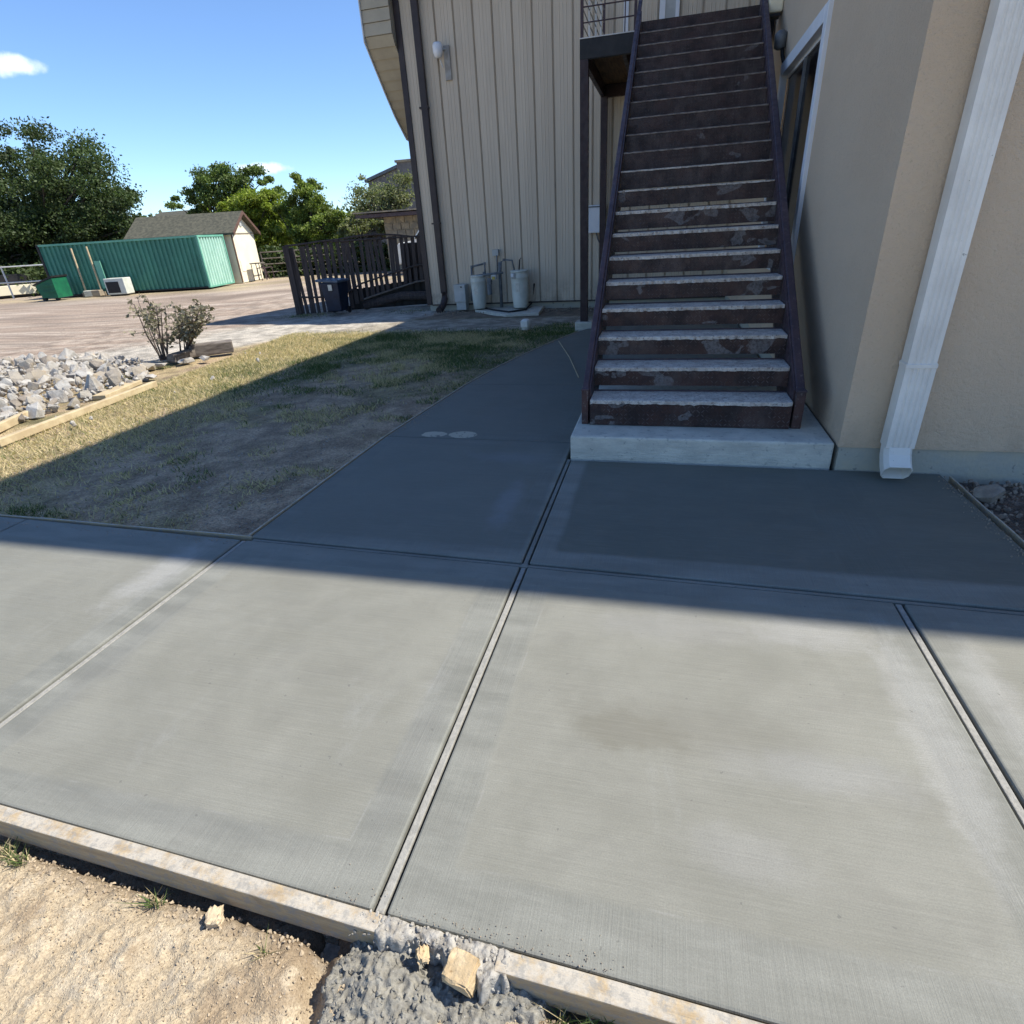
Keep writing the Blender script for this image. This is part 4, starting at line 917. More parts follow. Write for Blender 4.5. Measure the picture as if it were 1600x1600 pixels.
def corr(horizontal_u, L, nper, z0, z1, depth, at0):
    # one corrugation bay as a folded strip; shared by every bay
    w = L/nper; pf = [(0, 0), (.28*w, 0), (.42*w, depth), (.82*w, depth), (w*.98, 0), (w, 0)]
    me0 = None
    for i in range(nper):
        mb = MB(); n = len(pf)
        for z in (z0, z1):
            for (a, d) in pf: mb.v.append(tuple(loc(at0+i*w+a, d+.02, z) if horizontal_u else loc(d+.02, at0+i*w+a, z)))
        for k in range(n-1): mb.f.append((k, k+1, n+k+1, n+k))
        mb.build('corrugated_panel', M_GRN if horizontal_u else M_GRN3, ct)
corr(True, CL-.2, 34, .09, CH-.07, .06, .1); corr(False, CW-.2, 9, .09, CH-.07, .07, .1)
cbox(.1, CL-.02, .10, CW-.02, .08, CH-.05, 'inner_box', M_GRN)
for (u0, u1, v0, v1) in ((0, .09, 0, .09), (0, .09, CW-.09, CW), (CL-.09, CL, 0, .09)): cbox(u0, u1, v0, v1, .04, CH, 'corner_post', M_GRN2 if u0 == 0 else M_BLK, bev=.01)
cbox(.09, CL-.09, 0, .09, CH-.07, CH, 'top_rail', M_GRN2); cbox(0, .09, .09, CW-.09, CH-.07, CH, 'top_rail', M_GRN2); cbox(.09, CL-.09, 0, .09, .04, .088, 'bottom_rail', M_BLK); cbox(0, .09, .09, CW-.09, .04, .088, 'bottom_rail', M_GRN2)
cbox(.1, CL-.1, .1, CW-.1, CH-.04, CH-.01, 'roof', M_GRN)
def uv_at(px, py, v=-.12):
    r = Vector(_ray(px, py)); q = P0+V*v; t_ = (q-Vector(CAM)).dot(V)/r.dot(V); h = Vector(CAM)+r*t_; return (h-P0).dot(U), h.z
for (a, b, lb) in (((110, 388), (136, 459), 'slim tan timber post leaning on the green container, the left one'), ((134, 385), (160, 457), 'slim tan timber post leaning on the green container, the right one')):
    ua, za = uv_at(*a); ub, zb_ = uv_at(*b); q = thing('timber_post', loc(ub, -.12, 0), lb, 'post', 'tan timber posts at the green container')
    MB().tube([loc(ub, -.13, max(0, zb_-.02)), loc(ua, -.1, za)], .035, 5).build('post_shaft', M_POST, q); cbox(ub-.10, ub+.10, -.25, -.05, 0, .14, 'base_block', M_STONEW, q)
ua, _z = uv_at(150, 420); tag(cbox(ua-.25, ua-.02, -.14, -.10, .25, 1.25, 'loose_panel', M_GRN2, None), 'narrow light green sheet leaning on the container', 'panel')
for (px, lb) in ((141, 'pale concrete block on the ground, left of the air conditioner'), (153, 'tan concrete block nearest the air conditioner')):
    u_, _ = uv_at(px, 457, -.3); tag(cbox(u_-.17, u_+.17, -.45, -.2, 0, .22, 'concrete_block', M_STONEW if px > 145 else M_PAD, None, bev=.02), lb, 'block')
# air conditioner
u0, _ = uv_at(199, 458, -.75); u1, _ = uv_at(168, 458, -.75); ac = thing('air_conditioner', loc(u0, -.7, 0), 'old off-white air conditioner unit standing by the container', 'air conditioner')
cbox(u0, u1, -.75, -.25, .04, .62, 'casing', M_OFFW, ac, bev=.02); cbox(u0+.22, u1-.06, -.765, -.752, .1, .5, 'grille', M_DARKM, ac); cbox(u0+.05, u1-.05, -.7, -.3, 0, .039, 'feet', M_DARKM, ac)
# dumpster
u1, _ = uv_at(68, 461, -.9); u0, _ = uv_at(104, 461, -.9); dp = thing('dumpster', loc(u0, -.9, 0), 'small green dumpster with a black lid by the container', 'dumpster')
mb = MB(); poly = [(0, .08), (0, .78), (1.0, .60), (1.2, .52), (1.0, .10)]; D_ = (u1-u0)*.85
mb.v = [tuple(loc(u0+a*D_/1.25, -1.35, z)) for a, z in poly]+[tuple(loc(u0+a*D_/1.25, -.55, z)) for a, z in poly]; mb.f = [(0, 1, 2, 3, 4), (9, 8, 7, 6, 5)]+[(k, (k+1) % 5, 5+(k+1) % 5, 5+k) for k in range(5)]; mb.build('dumpster_body', M_DGRN, dp, bev=.01)
mb = MB(); poly = [(-.05, .80), (1.3, .54), (1.3, .59), (-.05, .86)]
mb.v = [tuple(loc(u0+a*D_/1.25, -1.38, z)) for a, z in poly]+[tuple(loc(u0+a*D_/1.25, -.52, z)) for a, z in poly]; mb.f = [(0, 1, 2, 3), (7, 6, 5, 4)]+[(k, (k+1) % 4, 4+(k+1) % 4, 4+k) for k in range(4)]; mb.build('lid', M_BLK, dp)
for f in (.3, .5): cbox(u0-.03, u0+.55*D_, -1.39, -1.351, f, f+.06, 'rib', M_DGRN, dp)
for a_ in (.2, .85): MB().tube([loc(u0+a_*D_, -1.25, .07), loc(u0+a_*D_, -1.15, .07)], .08, 10).build('wheel', M_DARKM, dp)

# shed behind
SY = 23.4; Vs = V; S0 = loc(-.15, 2.55, 0); sh = thing('garden_shed', S0, 'cream gabled shed with grey roof behind the container', 'shed')
SW, SLn, SE, SR_ = 2.35, 4.4, 2.0, 2.72
def sl(u, v, z): return S0+U*u+V*v+Vector((0, 0, z))
mb = MB(); mb.v = [tuple(sl(0, v, z)) for v, z in ((0, 0), (SW, 0), (SW, SE), (SW/2, SR_), (0, SE))]+[tuple(sl(SLn, v, z)) for v, z in ((0, 0), (SW, 0), (SW, SE), (SW/2, SR_), (0, SE))]
mb.f = [(4, 3, 2, 1, 0), (5, 6, 7, 8, 9)]+[(k, (k+1) % 5, 5+(k+1) % 5, 5+k) for k in range(5)]; mb.build('wall', M_CREAM, sh)
for sgn in (0, 1):
    va, vb = (-.22, SW/2) if sgn == 0 else (SW+.22, SW/2); za, zb_ = SE-.10, SR_+.02
    mb = MB(); mb.v = [tuple(sl(u, v, z)) for u in (-.22, SLn+.1) for v, z in ((va, za), (vb, zb_), (vb, zb_+.08), (va, za+.08))]; mb.f = [(0, 1, 2, 3), (7, 6, 5, 4)]+[(k, (k+1) % 4, 4+(k+1) % 4, 4+k) for k in range(4)]; mb.build('roof', M_ROOFS, sh)
    mb = MB(); mb.v = [tuple(sl(u, v, z)) for u in (-.26, -.225) for v, z in ((va, za-.05), (vb, zb_-.04), (vb, zb_+.09), (va, za+.09))]; mb.f = [(0, 1, 2, 3), (7, 6, 5, 4)]+[(k, (k+1) % 4, 4+(k+1) % 4, 4+k) for k in range(4)]; mb.build('bargeboard', M_RED, sh)
def sbox(u0, u1, v0, v1, z0, z1, nm, m, par):
    mb = MB()
    for z in (z0, z1): mb.v += [tuple(sl(u, v, z)) for (u, v) in ((u0, v0), (u1, v0), (u1, v1), (u0, v1))]
    mb.f += [(3, 2, 1, 0), (4, 5, 6, 7)]+[(k, (k+1) % 4, 4+(k+1) % 4, 4+k) for k in range(4)]; return mb.build(nm, m, par)
sbox(-.03, -.002, 0, .10, .02, SE-.05, 'corner_board', M_RED, sh); sbox(-.03, -.002, .1, SW, SE-.06, SE-.03, 'trim_band', M_STONEW, sh); sbox(-.03, -.002, SW/2-.1, SW/2+.1, 2.22, 2.42, 'vent', M_GREY, sh)
sbox(-.02, -.002, .3, .7, .45, .95, 'patch_panel', M_WHT, sh)
ww = thing('workbench', sl(-.4, 1.2, 0), 'rusty tubular workbench frame in front of the cream shed', 'bench')
for v in (.75, 1.25, 1.3, 2.15):
    for u in (-.25, -.6): MB().tube([sl(u, v, 0), sl(u, v, .7 if v < 1.28 else .5)], .018, 5).build('leg', M_BR2, ww)
sbox(-.65, -.2, .7, 1.3, .7, .74, 'bench_top', M_TIMB, ww); MB().tube([sl(-.6, 1.3, .5), sl(-.6, 2.15, .5)], .02, 5).build('bar', M_BR2, ww); MB().tube([sl(-.25, 1.3, .5), sl(-.25, 2.15, .5)], .02, 5).build('bar', M_BR2, ww); MB().tube([sl(-.6, 1.3, .5), sl(-.6, 1.6, 0)], .018, 5).build('brace', M_BR2, ww)
# pipe fences
def pfence(a, b, h, rails, n, label, m=M_ALU):
    f = thing('pipe_fence', a, label, 'fence'); d = b-a
    for r in rails: MB().tube([a+Vector((0, 0, r)), b+Vector((0, 0, r))], .03, 6).build('rail', m, f)
    for i in range(n): q = a+d*i/(n-1); MB().tube([q, q+Vector((0, 0, h))], .035, 6).build('post', m, f)
    return f
a = gz(412, 434); a2 = gz(470, 428)
pfence(sl(-.0, SW+.3, 0), sl(0, SW+.3, 0)+Vector((7, 3.2, 0)), 1.15, (.25, .6, .85, 1.12), 6, 'grey pipe rail fence between the shed and the picket fence', M_TIMB)
a = onY(0, 416, 21.5); fl_ = loc(CL+.3, 1.2, 0); pfence(fl_, fl_+Vector((-14, -3.4, 0)), 1.25, (.62, 1.22), 7, 'pale pipe rail fence left of the container')
a = gz(0, 467); b = gz(66, 461); tt = thing('flat_trailer', b, 'low cream flatbed trailer parked left of the dumpster', 'trailer')
mb = MB(); dv = (a-b).normalized(); nv = Vector((-dv.y, dv.x, 0)); nv = nv if nv.y > 0 else -nv
L_ = 6
def tbox(s0, s1, v0, v1, z0, z1, nm, m):
    mb = MB()
    for z in (z0, z1): mb.v += [tuple(b+dv*s+nv*v+Vector((0, 0, z))) for (s, v) in ((s0, v0), (s1, v0), (s1, v1), (s0, v1))]
    mb.f += [(3, 2, 1, 0), (4, 5, 6, 7)]+[(k, (k+1) % 4, 4+(k+1) % 4, 4+k) for k in range(4)]; mb.build(nm, m, tt, bev=.01)
tbox(0, L_, 0, 1.6, .10, .48, 'side_board', M_CREAM); tbox(.05, L_-.05, .05, 1.55, .02, .099, 'underframe', M_DARKM)
tbox(.3, L_-.2, .3, 1.4, .485, .9, 'dark_load', M_BLK)

# far buildings
def gable(name, x0, x1, y0, y1, ze, zr, mw, mr, label, ridge='x', wins=()):
    o = thing(name, (x0, y0, 0), label, 'house'); w = MB().box((x0, y0, 0), (x1, y1, ze)); w.build('wall', mw, o); ym = (y0+y1)/2
    MB().ext([(y0-.3, ze-.05), (ym, zr), (y1+.3, ze-.05), (y1+.3, ze+.08), (ym, zr+.14), (y0-.3, ze+.08)], 0, x0-.3, x1+.3).build('roof', mr, o)
    MB().ext([(y0, ze), (ym, zr-.02), (y1, ze)], 0, x0+.01, x1-.01).build('gable_wall', mw, o)
    for (wx, wz, ww_, wh) in wins:
        f = MB().box((wx, y0-.03, wz), (wx+ww_, y0-.003, wz+wh)).build('window', M_WTR, o); MB().box((wx+.06, y0-.04, wz+.06), (wx+ww_-.06, y0-.031, wz+wh-.06)).build('pane', M_GL, f)
    return o
q = onY(238, 335, 44); gable('far_house', q.x-1.6, q.x+2.6, 44, 50, q.z-.9, q.z+.15, M_GBRICK, M_ROOFS, 'distant dark-roofed house peeking over the cream shed')
q = onY(575, 283, 46); q2 = onY(622, 254, 46); bh = thing('brick_house', (q.x, 46, 0), 'distant grey brick block with stepped roofline above the scrub', 'building')
MB().ext([(q.x, 0), (q.x, q.z-.1), (q2.x-.1, q2.z-.35), (q2.x-.1, 0)], 1, 46, 54).build('wall', M_GBRICK, bh); MB().box((q2.x-.1, 45.9, 0), (q2.x+5, 54, q2.z)).build('tower_wall', M_GBRICK, bh)
MB().ext([(q.x-.2, q.z-.1), (q.x-.2, q.z+.1), (q2.x-.1, q2.z-.15), (q2.x-.1, q2.z-.35)], 1, 45.8, 54.2).build('roof', M_PIPE, bh); MB().box((q2.x-.2, 45.8, q2.z), (q2.x+5.1, 54.2, q2.z+.15)).build('parapet', M_STONEW, bh)
q = onY(570, 341, 27); q3 = onY(600, 345, 27); ss = thing('stone_outbuilding', (q.x, 27, 0), 'low stone outbuilding with a red-brown flat roof by the fence', 'building')
MB().box((q.x-.05, 26.2, q.z-.02), (q.x+7, 31, q.z+.12)).build('roof', M_BR2, ss); MB().box((q.x-.1, 26.1, q.z+.162), (q.x+7, 31, q.z+.22)).build('roof_sheet', M_STONEW, ss)
MB().box((q3.x, 27, 0), (q3.x+6, 30.6, q.z-.022)).build('wall', M_STONEW, ss)
hz = q.z/8
for r_ in range(8):
    for c_ in range(7):
        MB().box((q3.x+c_*.42+(r_ % 2)*.2+.01, 26.94+random.random()*.02, r_*hz+.015), (q3.x+c_*.42+(r_ % 2)*.2+.40, 27.002, (r_+1)*hz-.015)).build('stone', M_STONEW, ss)
# parked car behind the fence
q = onY(640, 352, 24); car = thing('parked_car', (q.x+.9, 24, 0), 'white car parked behind the picket fence, mostly hidden', 'car')
zr = q.z+.05; f_ = zr/1.45
prof_c = [(-2.1, .3), (-2.1, .75), (-1.9, .92), (-1.1, .98), (-.5, 1.40), (.7, 1.45), (1.5, 1.0), (2.1, .9), (2.15, .3)]
MB().ext([(q.x+.9+a*.8, z*f_) for a, z in prof_c], 1, 24, 25.5).build('body', M_WHT, car, bev=.05)
MB().ext([(q.x+.9+a*.8, z*f_) for a, z in [(-.95, 1.02), (-.45, 1.34), (.65, 1.38), (1.25, 1.03)]], 1, 23.985, 23.998).build('side_window', M_GL, car)
for a_ in (-1.35, 1.35): MB().tube([(q.x+.9+a_*.8, 23.97, .3*f_), (q.x+.9+a_*.8, 24.2, .3*f_)], .3*f_, 16).build('wheel', M_DARKM, car)
# dark low embankment/shade behind the fences
# ------------------------------------------------------------------ trees
ML1 = leaf_mat('oak_leaves', (.048, .072, .022)); ML2 = leaf_mat('yellow_green_leaves', (.20, .25, .035), .35); ML3 = leaf_mat('mid_green_leaves', (.105, .15, .04), .3); ML4 = leaf_mat('grey_scrub_leaves', (.15, .165, .08), .3)
def leaves(name, cen, mat, parent, size, tintv=None):
    n = len(cen); a = rng.normal(size=(n, 3)); a /= np.linalg.norm(a, axis=1)[:, None]; b = np.cross(a, rng.normal(size=(n, 3))); b /= np.linalg.norm(b, axis=1)[:, None]
    s = size*rng.uniform(.6, 1.3, (n, 1)); a = a*s; b = b*s*.55
    co = np.stack([cen-a, cen+b, cen+a, cen-b], 1).reshape(-1, 3); fc = np.arange(4*n).reshape(-1, 4)
    tn = rng.uniform(.65, 1.35, (n, 1))*(tintv if tintv is not None else 1)*np.array([1, 1, 1])+rng.uniform(-.05, .12, (n, 1))*np.array([1, .5, 0])
    return raw_mesh(name, co, fc, mat, np.repeat(np.clip(tn, .1, 3), 4, 0), parent=parent)
def tree(label, base, lobes, n, size, mat, dens=26, group=None, sparse=.9, name='tree', trunk=.22):
    o = thing(name, base, label, 'tree', group); base = Vector(base); cen = []; tv = []; limbs = MB(); r = random.Random(int(abs(base.x*100)))
    tot = sum(l[3]*l[4]*l[5] for l in lobes)**1.
    fork = base+Vector((0, 0, min(l[2] for l in lobes)*.45+.3)); limbs.tube([base-Vector((0, 0, .1)), base+Vector((.03, 0, .5)), fork], [trunk*1.25, trunk, trunk*.85], 8)
    limbs.build('trunk', M_BARK, o); limbs = MB()
    for (x, y, z, rx, ry, rz) in lobes:
        k = max(4, int(dens*(rx*ry*rz/tot)**.8*len(lobes)**.2)); m_ = int(n*(rx*ry*rz/tot)/k)
        for i in range(k):
            d = rng.normal(size=3); d /= np.linalg.norm(d); 
            rad = rng.uniform(.45, .95); c = np.array([x, y, z])+d*np.array([rx, ry, rz])*rad; sr = rng.uniform(.16, .30)*(rx+rz)/2*sparse; bt = rng.uniform(.7, 1.3)
            q = rng.normal(size=(m_, 3)); q /= np.linalg.norm(q, axis=1)[:, None]; q *= (rng.uniform(0, 1, (m_, 1))**.4)*np.array([1.25, 1.25, .75])*sr*(1+.25*rng.normal(size=(m_, 1)))
            cen.append(c+q); tv.append(np.full((m_, 1), bt))
            if i % 2 == 0:
                mid = fork.lerp(Vector(c), .5)+Vector((r.uniform(-.3, .3), r.uniform(-.3, .3), r.uniform(-.1, .3))); limbs.tube([fork, mid, Vector(c)], [trunk*.42, trunk*.22, trunk*.06], 5, cap=False)
    limbs.build('limbs', M_BARK, o, fix=False)
    leaves('crown', np.concatenate(cen)-np.array(base)*0, mat, o, size, np.concatenate(tv)); return o
def L(px, py, y, rpx, rpy, ry=None):
    c = onY(px, py, y); s = y*1.0/F*1.02*math.hypot(1, (px-800)/F*.2+.35); s = (onY(px+10, py, y)-onY(px, py, y)).length/10
    return (c.x, c.y, max(c.z, .3), rpx*s, (ry or rpx*s*.8), rpy*s)
def B(px, y): q = onY(px, 440, y); return (q.x, y, 0)
tree('broad dark green oak filling the left edge of the sky', B(78, 25), [L(112, 300, 25, 88, 80), L(40, 290, 25.5, 62, 70), L(165, 330, 24.5, 55, 62), L(60, 345, 24.5, 100, 62), L(110, 365, 25, 95, 45), L(160, 372, 25.5, 65, 40)], 85000, .070, ML1, 120, trunk=.35)
tree('low dark shrubby tree left of the container', B(15, 23.2), [L(12, 405, 23.2, 45, 22), L(45, 400, 23.5, 30, 20)], 7000, .08, ML1, 30)
tree('dark leafy tree rising behind the shed', B(350, 36), [L(350, 298, 36, 52, 38), L(300, 320, 36, 30, 18), L(400, 300, 36, 38, 32), L(385, 335, 36, 50, 30)], 38000, .085, ML3, 70, trunk=.3)
tree('bright yellow-green tree beside the shed', B(395, 31), [L(395, 350, 31, 52, 42), L(355, 325, 31, 24, 12), L(420, 328, 31, 36, 28), L(440, 372, 31, 34, 22)], 38000, .075, ML2, 80)
ML6 = leaf_mat('fresh_green_leaves', (.155, .20, .045), .35)
tree('feathery mid green tree between the yellow tree and the scrub', B(480, 30), [L(476, 315, 30, 30, 36), L(492, 355, 30, 42, 34), L(455, 350, 30, 25, 28), L(540, 355, 30, 32, 26)], 32000, .068, ML6, 70)
tree('sparse grey-green scrub tree in front of the distant brick block', B(600, 32), [L(590, 320, 32, 42, 34), L(560, 290, 32, 16, 22), L(625, 300, 32, 28, 36), L(600, 345, 32, 50, 22)], 9000, .075, ML4, 60, sparse=1.15)
tree('low scrubby tree just beyond the arched fence', B(575, 29), [L(560, 355, 29, 36, 18), L(610, 350, 28, 26, 14)], 5000, .075, ML4, 30)
# a far wood that closes the horizon
cen = []
for i in range(900):
    a_ = random.uniform(-1.35, .3); d_ = random.uniform(62, 75); x_, y_ = d_*math.sin(a_), d_*math.cos(a_)
    h_ = 2.6+1.4*float(fbm(np.array([a_*9]), np.array([0.]), 4, 3)[0]); q = rng.normal(size=(46, 3))*np.array([.9, .9, .6]); cen.append(np.array([x_, y_, random.uniform(0, h_)])+q)
wd = leaves('far_wood', np.concatenate(cen), ML1, None, .30); tag(wd, 'low dark line of far trees on the horizon', 'woods', kind='stuff')
# dark undergrowth behind the fences in the yard
def brush(a, b, h, n, sz, label, mat):
    a = Vector(a); b = Vector(b); s = rng.uniform(0, 1, n); cen = np.stack([a.x+(b.x-a.x)*s+rng.normal(size=n)*.3, a.y+(b.y-a.y)*s+rng.normal(size=n)*.5, rng.uniform(0, 1, n)*h*(.7+.5*fbm(s*14, s*0, 6, 3))], 1)
    tag(leaves('hedge', cen, mat, None, sz), label, 'hedge', kind='stuff')
brush(loc(CL+.5, 3.2, 0), loc(CL+16, 3.2, 0), 1.3, 9000, .11, 'dark brush behind the pale pipe fence', ML1)
brush(sl(.5, SW+1.6, 0), (-6, 30, 0), 1.25, 12000, .11, 'dark brush behind the picket fence and shed', ML1)

# ------------------------------------------------------------------ rocks, boards, timber, shrubs by the road
def bd2(p1, p2, w, h, label, m, z0=-.03):
    a = gz(*p1); b = gz(*p2); t_ = (b-a).normalized(); n_ = Vector((-t_.y, t_.x, 0))*w
    o = MB().prism([(q.x, q.y) for q in (a, b, b+n_, a+n_)], z0, z0+h).build('edging_board', m, bev=.006); return tag(o, label, 'board')
bd2((0, 694), (246, 600), .06, .07, 'long straw-coloured edging board between the lawn and the rocks', M_POST)
bd2((-10, 676), (62, 642), .06, .08, 'short edging board nearest the left frame edge, behind the long one', M_POST)
bd2((165, 620), (222, 596), .16, .05, 'wide pale plank lying flat among the rocks', M_POST)
pile = [tuple(gz(*p)[:2]) for p in ((-60, 570), (60, 562), (150, 560), (215, 562), (240, 590), (170, 612), (95, 640), (0, 668), (-60, 690))]
pile_ = pile; xsP = [p[0] for p in pile]; ysP = [p[1] for p in pile]; cnt = 0; tries = 0; placed = []
spec = {0: 'big pale boulder-like rock at the front of the rock pile', 1: 'rock with a dark shaded hollow in the rock pile'}
while cnt < 190 and tries < 9000:
    tries += 1; x_, y_ = random.uniform(min(xsP), max(xsP)), random.uniform(min(ysP), max(ysP))
    if not inpoly(np.array([x_]), np.array([y_]), pile)[0]: continue
    s_ = random.uniform(.16, .46)*random.uniform(.65, 1)
    if any((x_-a)**2+(y_-b)**2 < (.52*(s_+c)/1)**2*.55 for a, b, c in placed): continue
    placed.append((x_, y_, s_)); o = link('limestone_rock', RM[cnt % 9], M_ROCK); o.location = (x_, y_, -.02+s_*.08+random.uniform(0, .035)); o.scale = (s_*random.uniform(.8, 1.2), s_*random.uniform(.8, 1.2), s_*random.uniform(.7, 1.1)); o.rotation_euler = R_()
    tag(o, 'broken pale limestone rock in the heap along the road', 'rock', 'limestone rocks heaped along the road'); cnt += 1
it = []
for i in range(2600):
    x_, y_ = random.uniform(min(xsP)-.4, max(xsP)+.8), random.uniform(min(ysP)-.2, max(ysP)+.9)
    if inpoly(np.array([x_]), np.array([y_]), pile)[0] or random.random() < .02: it.append((Vector((x_, y_, -.02+random.random()*.06)), random.uniform(.03, .11), R_()))
tag(scatter('rubble', M_ROCK, it), 'small pale rubble between and around the limestone rocks', 'rubble', kind='stuff')
# rocks round the shrub feet
for (px, py, s_, lb) in ((232, 575, .34, 'dark shaded stone slab at the left foot of the shrubs'), (290, 565, .30, 'flat pale stone under the grey timber'), (320, 562, .24, 'small flat pale stone near the timber end'), (236, 590, .2, 'pale stone at the corner of the lawn and rock heap'), (252, 572, .22, 'round stone between the two shrubs')):
    p = gz(px, py); o = link('garden_stone', RM[(px) % 9], M_ROCK); o.location = (p.x, p.y, .02); o.scale = (s_, s_, s_*.6); o.rotation_euler = (0, 0, px); tag(o, lb, 'stone')
def timber(p1, p2, r, label):
    a = gz(*p1); b = gz(*p2); a.z = b.z = r*.8; d_ = (b-a).normalized(); ang_ = math.atan2(d_.y, d_.x); L_ = (b-a).length
    mb = MB().box((0, -r, 0), (L_, r, r*1.7)); o = mb.build('timber', M_TIMB, bev=.015); o.location = (a.x, a.y, -.01); o.rotation_euler = (.05, -.01, ang_); tag(o, label, 'timber')
timber((300, 556), (366, 548), .10, 'square-cut old grey timber end at the right of the shrubs'); timber((268, 566), (318, 552), .07, 'thin dark timber behind the flat stones under the shrubs')
def shrub(px0, py0, px1, ytop, px2, label, n, stems, leafn, seed):
    r = random.Random(seed); b = gz(px0, py0); o = thing('shrub', (b.x, b.y, 0), label, 'shrub'); cen = []; st_ = MB(); 
    for i in range(stems):
        f = (i+.5)/stems; tx = px1+(px2-px1)*f; tp = onY(tx, ytop+r.uniform(0, 22)+abs(f-.5)*14, b.y+r.uniform(-.35, .35)); base = Vector((b.x+r.uniform(-.06, .06), b.y+r.uniform(-.06, .06), 0))
        mid = base.lerp(tp, .5)+Vector((r.uniform(-.05, .05), 0, r.uniform(-.08, .02))); st_.tube([base, mid, tp], [.016, .010, .004], 5)
        for k in range(n):
            f2 = r.uniform(.35, 1.0); c0 = base.lerp(mid, f2*2) if f2 < .5 else mid.lerp(tp, f2*2-1); c1 = c0+Vector((r.gauss(0, .11), r.gauss(0, .11), r.uniform(-.02, .13))); st_.tube([c0, c1], [.005, .002], 4, cap=False)
            for q in range(leafn): cen.append(tuple(c1.lerp(c0, r.random()*.5)+Vector((r.gauss(0, .025), r.gauss(0, .025), r.gauss(0, .022)))))
    st_.build('stems', M_STEM, o, fix=False); leaves('foliage', np.array(cen), ML5, o, .034)
ML5 = leaf_mat('grey_brown_leaves', (.20, .185, .135), .2)
shrub(258, 562, 206, 464, 262, 'straggly grey-brown shrub, the taller open one on the left', 8, 8, 6, 4)
shrub(290, 555, 270, 476, 328, 'denser rounded grey-brown shrub on the right, next to the straggly one', 13, 10, 8, 5)

# ------------------------------------------------------------------ grass
def zat(x, y):
    i = np.clip(np.searchsorted(xs, x), 0, len(xs)-1); j = np.clip(np.searchsorted(ys, y), 0, len(ys)-1); return Z[j, i]
NB = 330000
gx = rng.uniform(-6.9, -1.2, NB); gy = rng.uniform(2.42, 9.9, NB)
ej = np.interp(gy, [2.4]+[e[1] for e in edge], [-2.26]+[e[0]-.04 for e in edge])
lawnL = np.interp(gy, [2.4, 3.6, 4.66, 5.9, 7.6, 9.5], [-6.9, -5.85, -6.15, -6.25, -6.5, -6.8])
nn1 = fbm(gx*.9, gy*.9, 1, 5); nn2 = fbm(gx*3.2, gy*3.2, 61, 4); br = sstep(fbm(gx*1.7, gy*1.7, 40, 5)+.45*np.clip(1-np.abs(gy-3.6)/2.4, 0, 1)*np.clip((gx+6)/3, 0, 1)-.05, .5, .72)
eb_ = sstep(gx-(ej-1.1), 0, 1.0)*(gy < 9)
pr = sstep(nn2, .36, .62)*(1-br*.93)*(1-.86*eb_)*(.35+.65*sstep(gy, 3.5, 7.5)); pr = np.maximum(pr, sstep(nn2, .58, .68)*.4)
pr = np.maximum(pr, .5*sstep(-gx, 4.0, 5.2))*1.; pr = np.maximum(pr, .8*sstep(gy+(nn2-.5)*3, 6.4, 8.2)*(1-.8*eb_))
pr = pr*(1-sstep(gy+(nn1-.5)*.8, 9.2, 9.8)*.95)
ok = (gx < ej) & (gx > lawnL) & (rng.uniform(0, 1, NB) < pr); gx, gy, nn1, nn2 = gx[ok], gy[ok], nn1[ok], nn2[ok]
# extra: weeds around the post footing, along the building and near the slab
def extra(px, py, n, s): 
    q = gz(px, py); return q.x+rng.normal(size=n)*s, q.y+rng.normal(size=n)*s*.7
ex = [extra(*e) for e in ((860, 508, 900, .22), (880, 503, 600, .15), (480, 492, 700, .3), (640, 483, 400, .3), (38, 790, 160, .06), (20, 802, 120, .08), (70, 800, 160, .10), (250, 570, 300, .1), (20, 470, 0, .1))]
ax, ay = np.concatenate([e[0] for e in ex]), np.concatenate([e[1] for e in ex]); nbase = len(gx)
gx = np.concatenate([gx, ax]); gy = np.concatenate([gy, ay]); grn = np.concatenate([sstep(nn1+.20*(gy[:nbase]-6.4)/4+.05*(gx[:nbase]+4.0), .46, .66), np.ones(len(ax))*.9])
def blades(name, gx, gy, gzv, grn, hmin, hmax, w, mat):
    n = len(gx); th = rng.uniform(0, 2*PI, n); h = rng.uniform(hmin, hmax, n); ln = rng.normal(size=(n, 2))*h[:, None]*.8; ww_ = w*rng.uniform(.6, 1.3, n)
    b0 = np.stack([gx-np.cos(th)*ww_, gy-np.sin(th)*ww_, gzv-.005], 1); b1 = np.stack([gx+np.cos(th)*ww_, gy+np.sin(th)*ww_, gzv-.005], 1); tp = np.stack([gx+ln[:, 0], gy+ln[:, 1], gzv+h], 1)
    co = np.stack([b0, b1, tp], 1).reshape(-1, 3); dry = np.array([.52, .43, .25]); gg = np.array([.085, .125, .035]); m_ = (rng.uniform(0, 1, n) < .12+.80*grn)[:, None]
    tc_ = np.where(m_, gg, dry)*rng.uniform(.7, 1.3, (n, 1)); return raw_mesh(name, co, np.arange(3*n).reshape(-1, 3), mat, np.repeat(tc_, 3, 0))
MGR = leaf_mat('grass_blades', (1., 1., 1.), .25)
tag(blades('grass', gx, gy, zat(gx, gy), grn, .010, .048, .0044, MGR), 'patchy dry and green grass of the lawn left of the walk', 'grass', kind='stuff')
# little tufts at the foreground board
fx = []; fy = []
for (px, py, n, s) in ((10, 1330, 60, .02), (30, 1345, 50, .015), (240, 1410, 40, .014), (410, 1490, 26, .01), (880, 1590, 40, .02), (940, 1598, 40, .03)):
    q = gz(px, py, -.07); fx.append(q.x+rng.normal(size=n)*s); fy.append(q.y+rng.normal(size=n)*s*.6)
fx = np.concatenate(fx); fy = np.concatenate(fy)
tag(blades('grass_tufts', fx, fy, np.full(len(fx), -.075), np.ones(len(fx))*.7, .012, .045, .0018, MGR), 'small grass tufts in the sandy soil beside the form board', 'grass', kind='stuff')
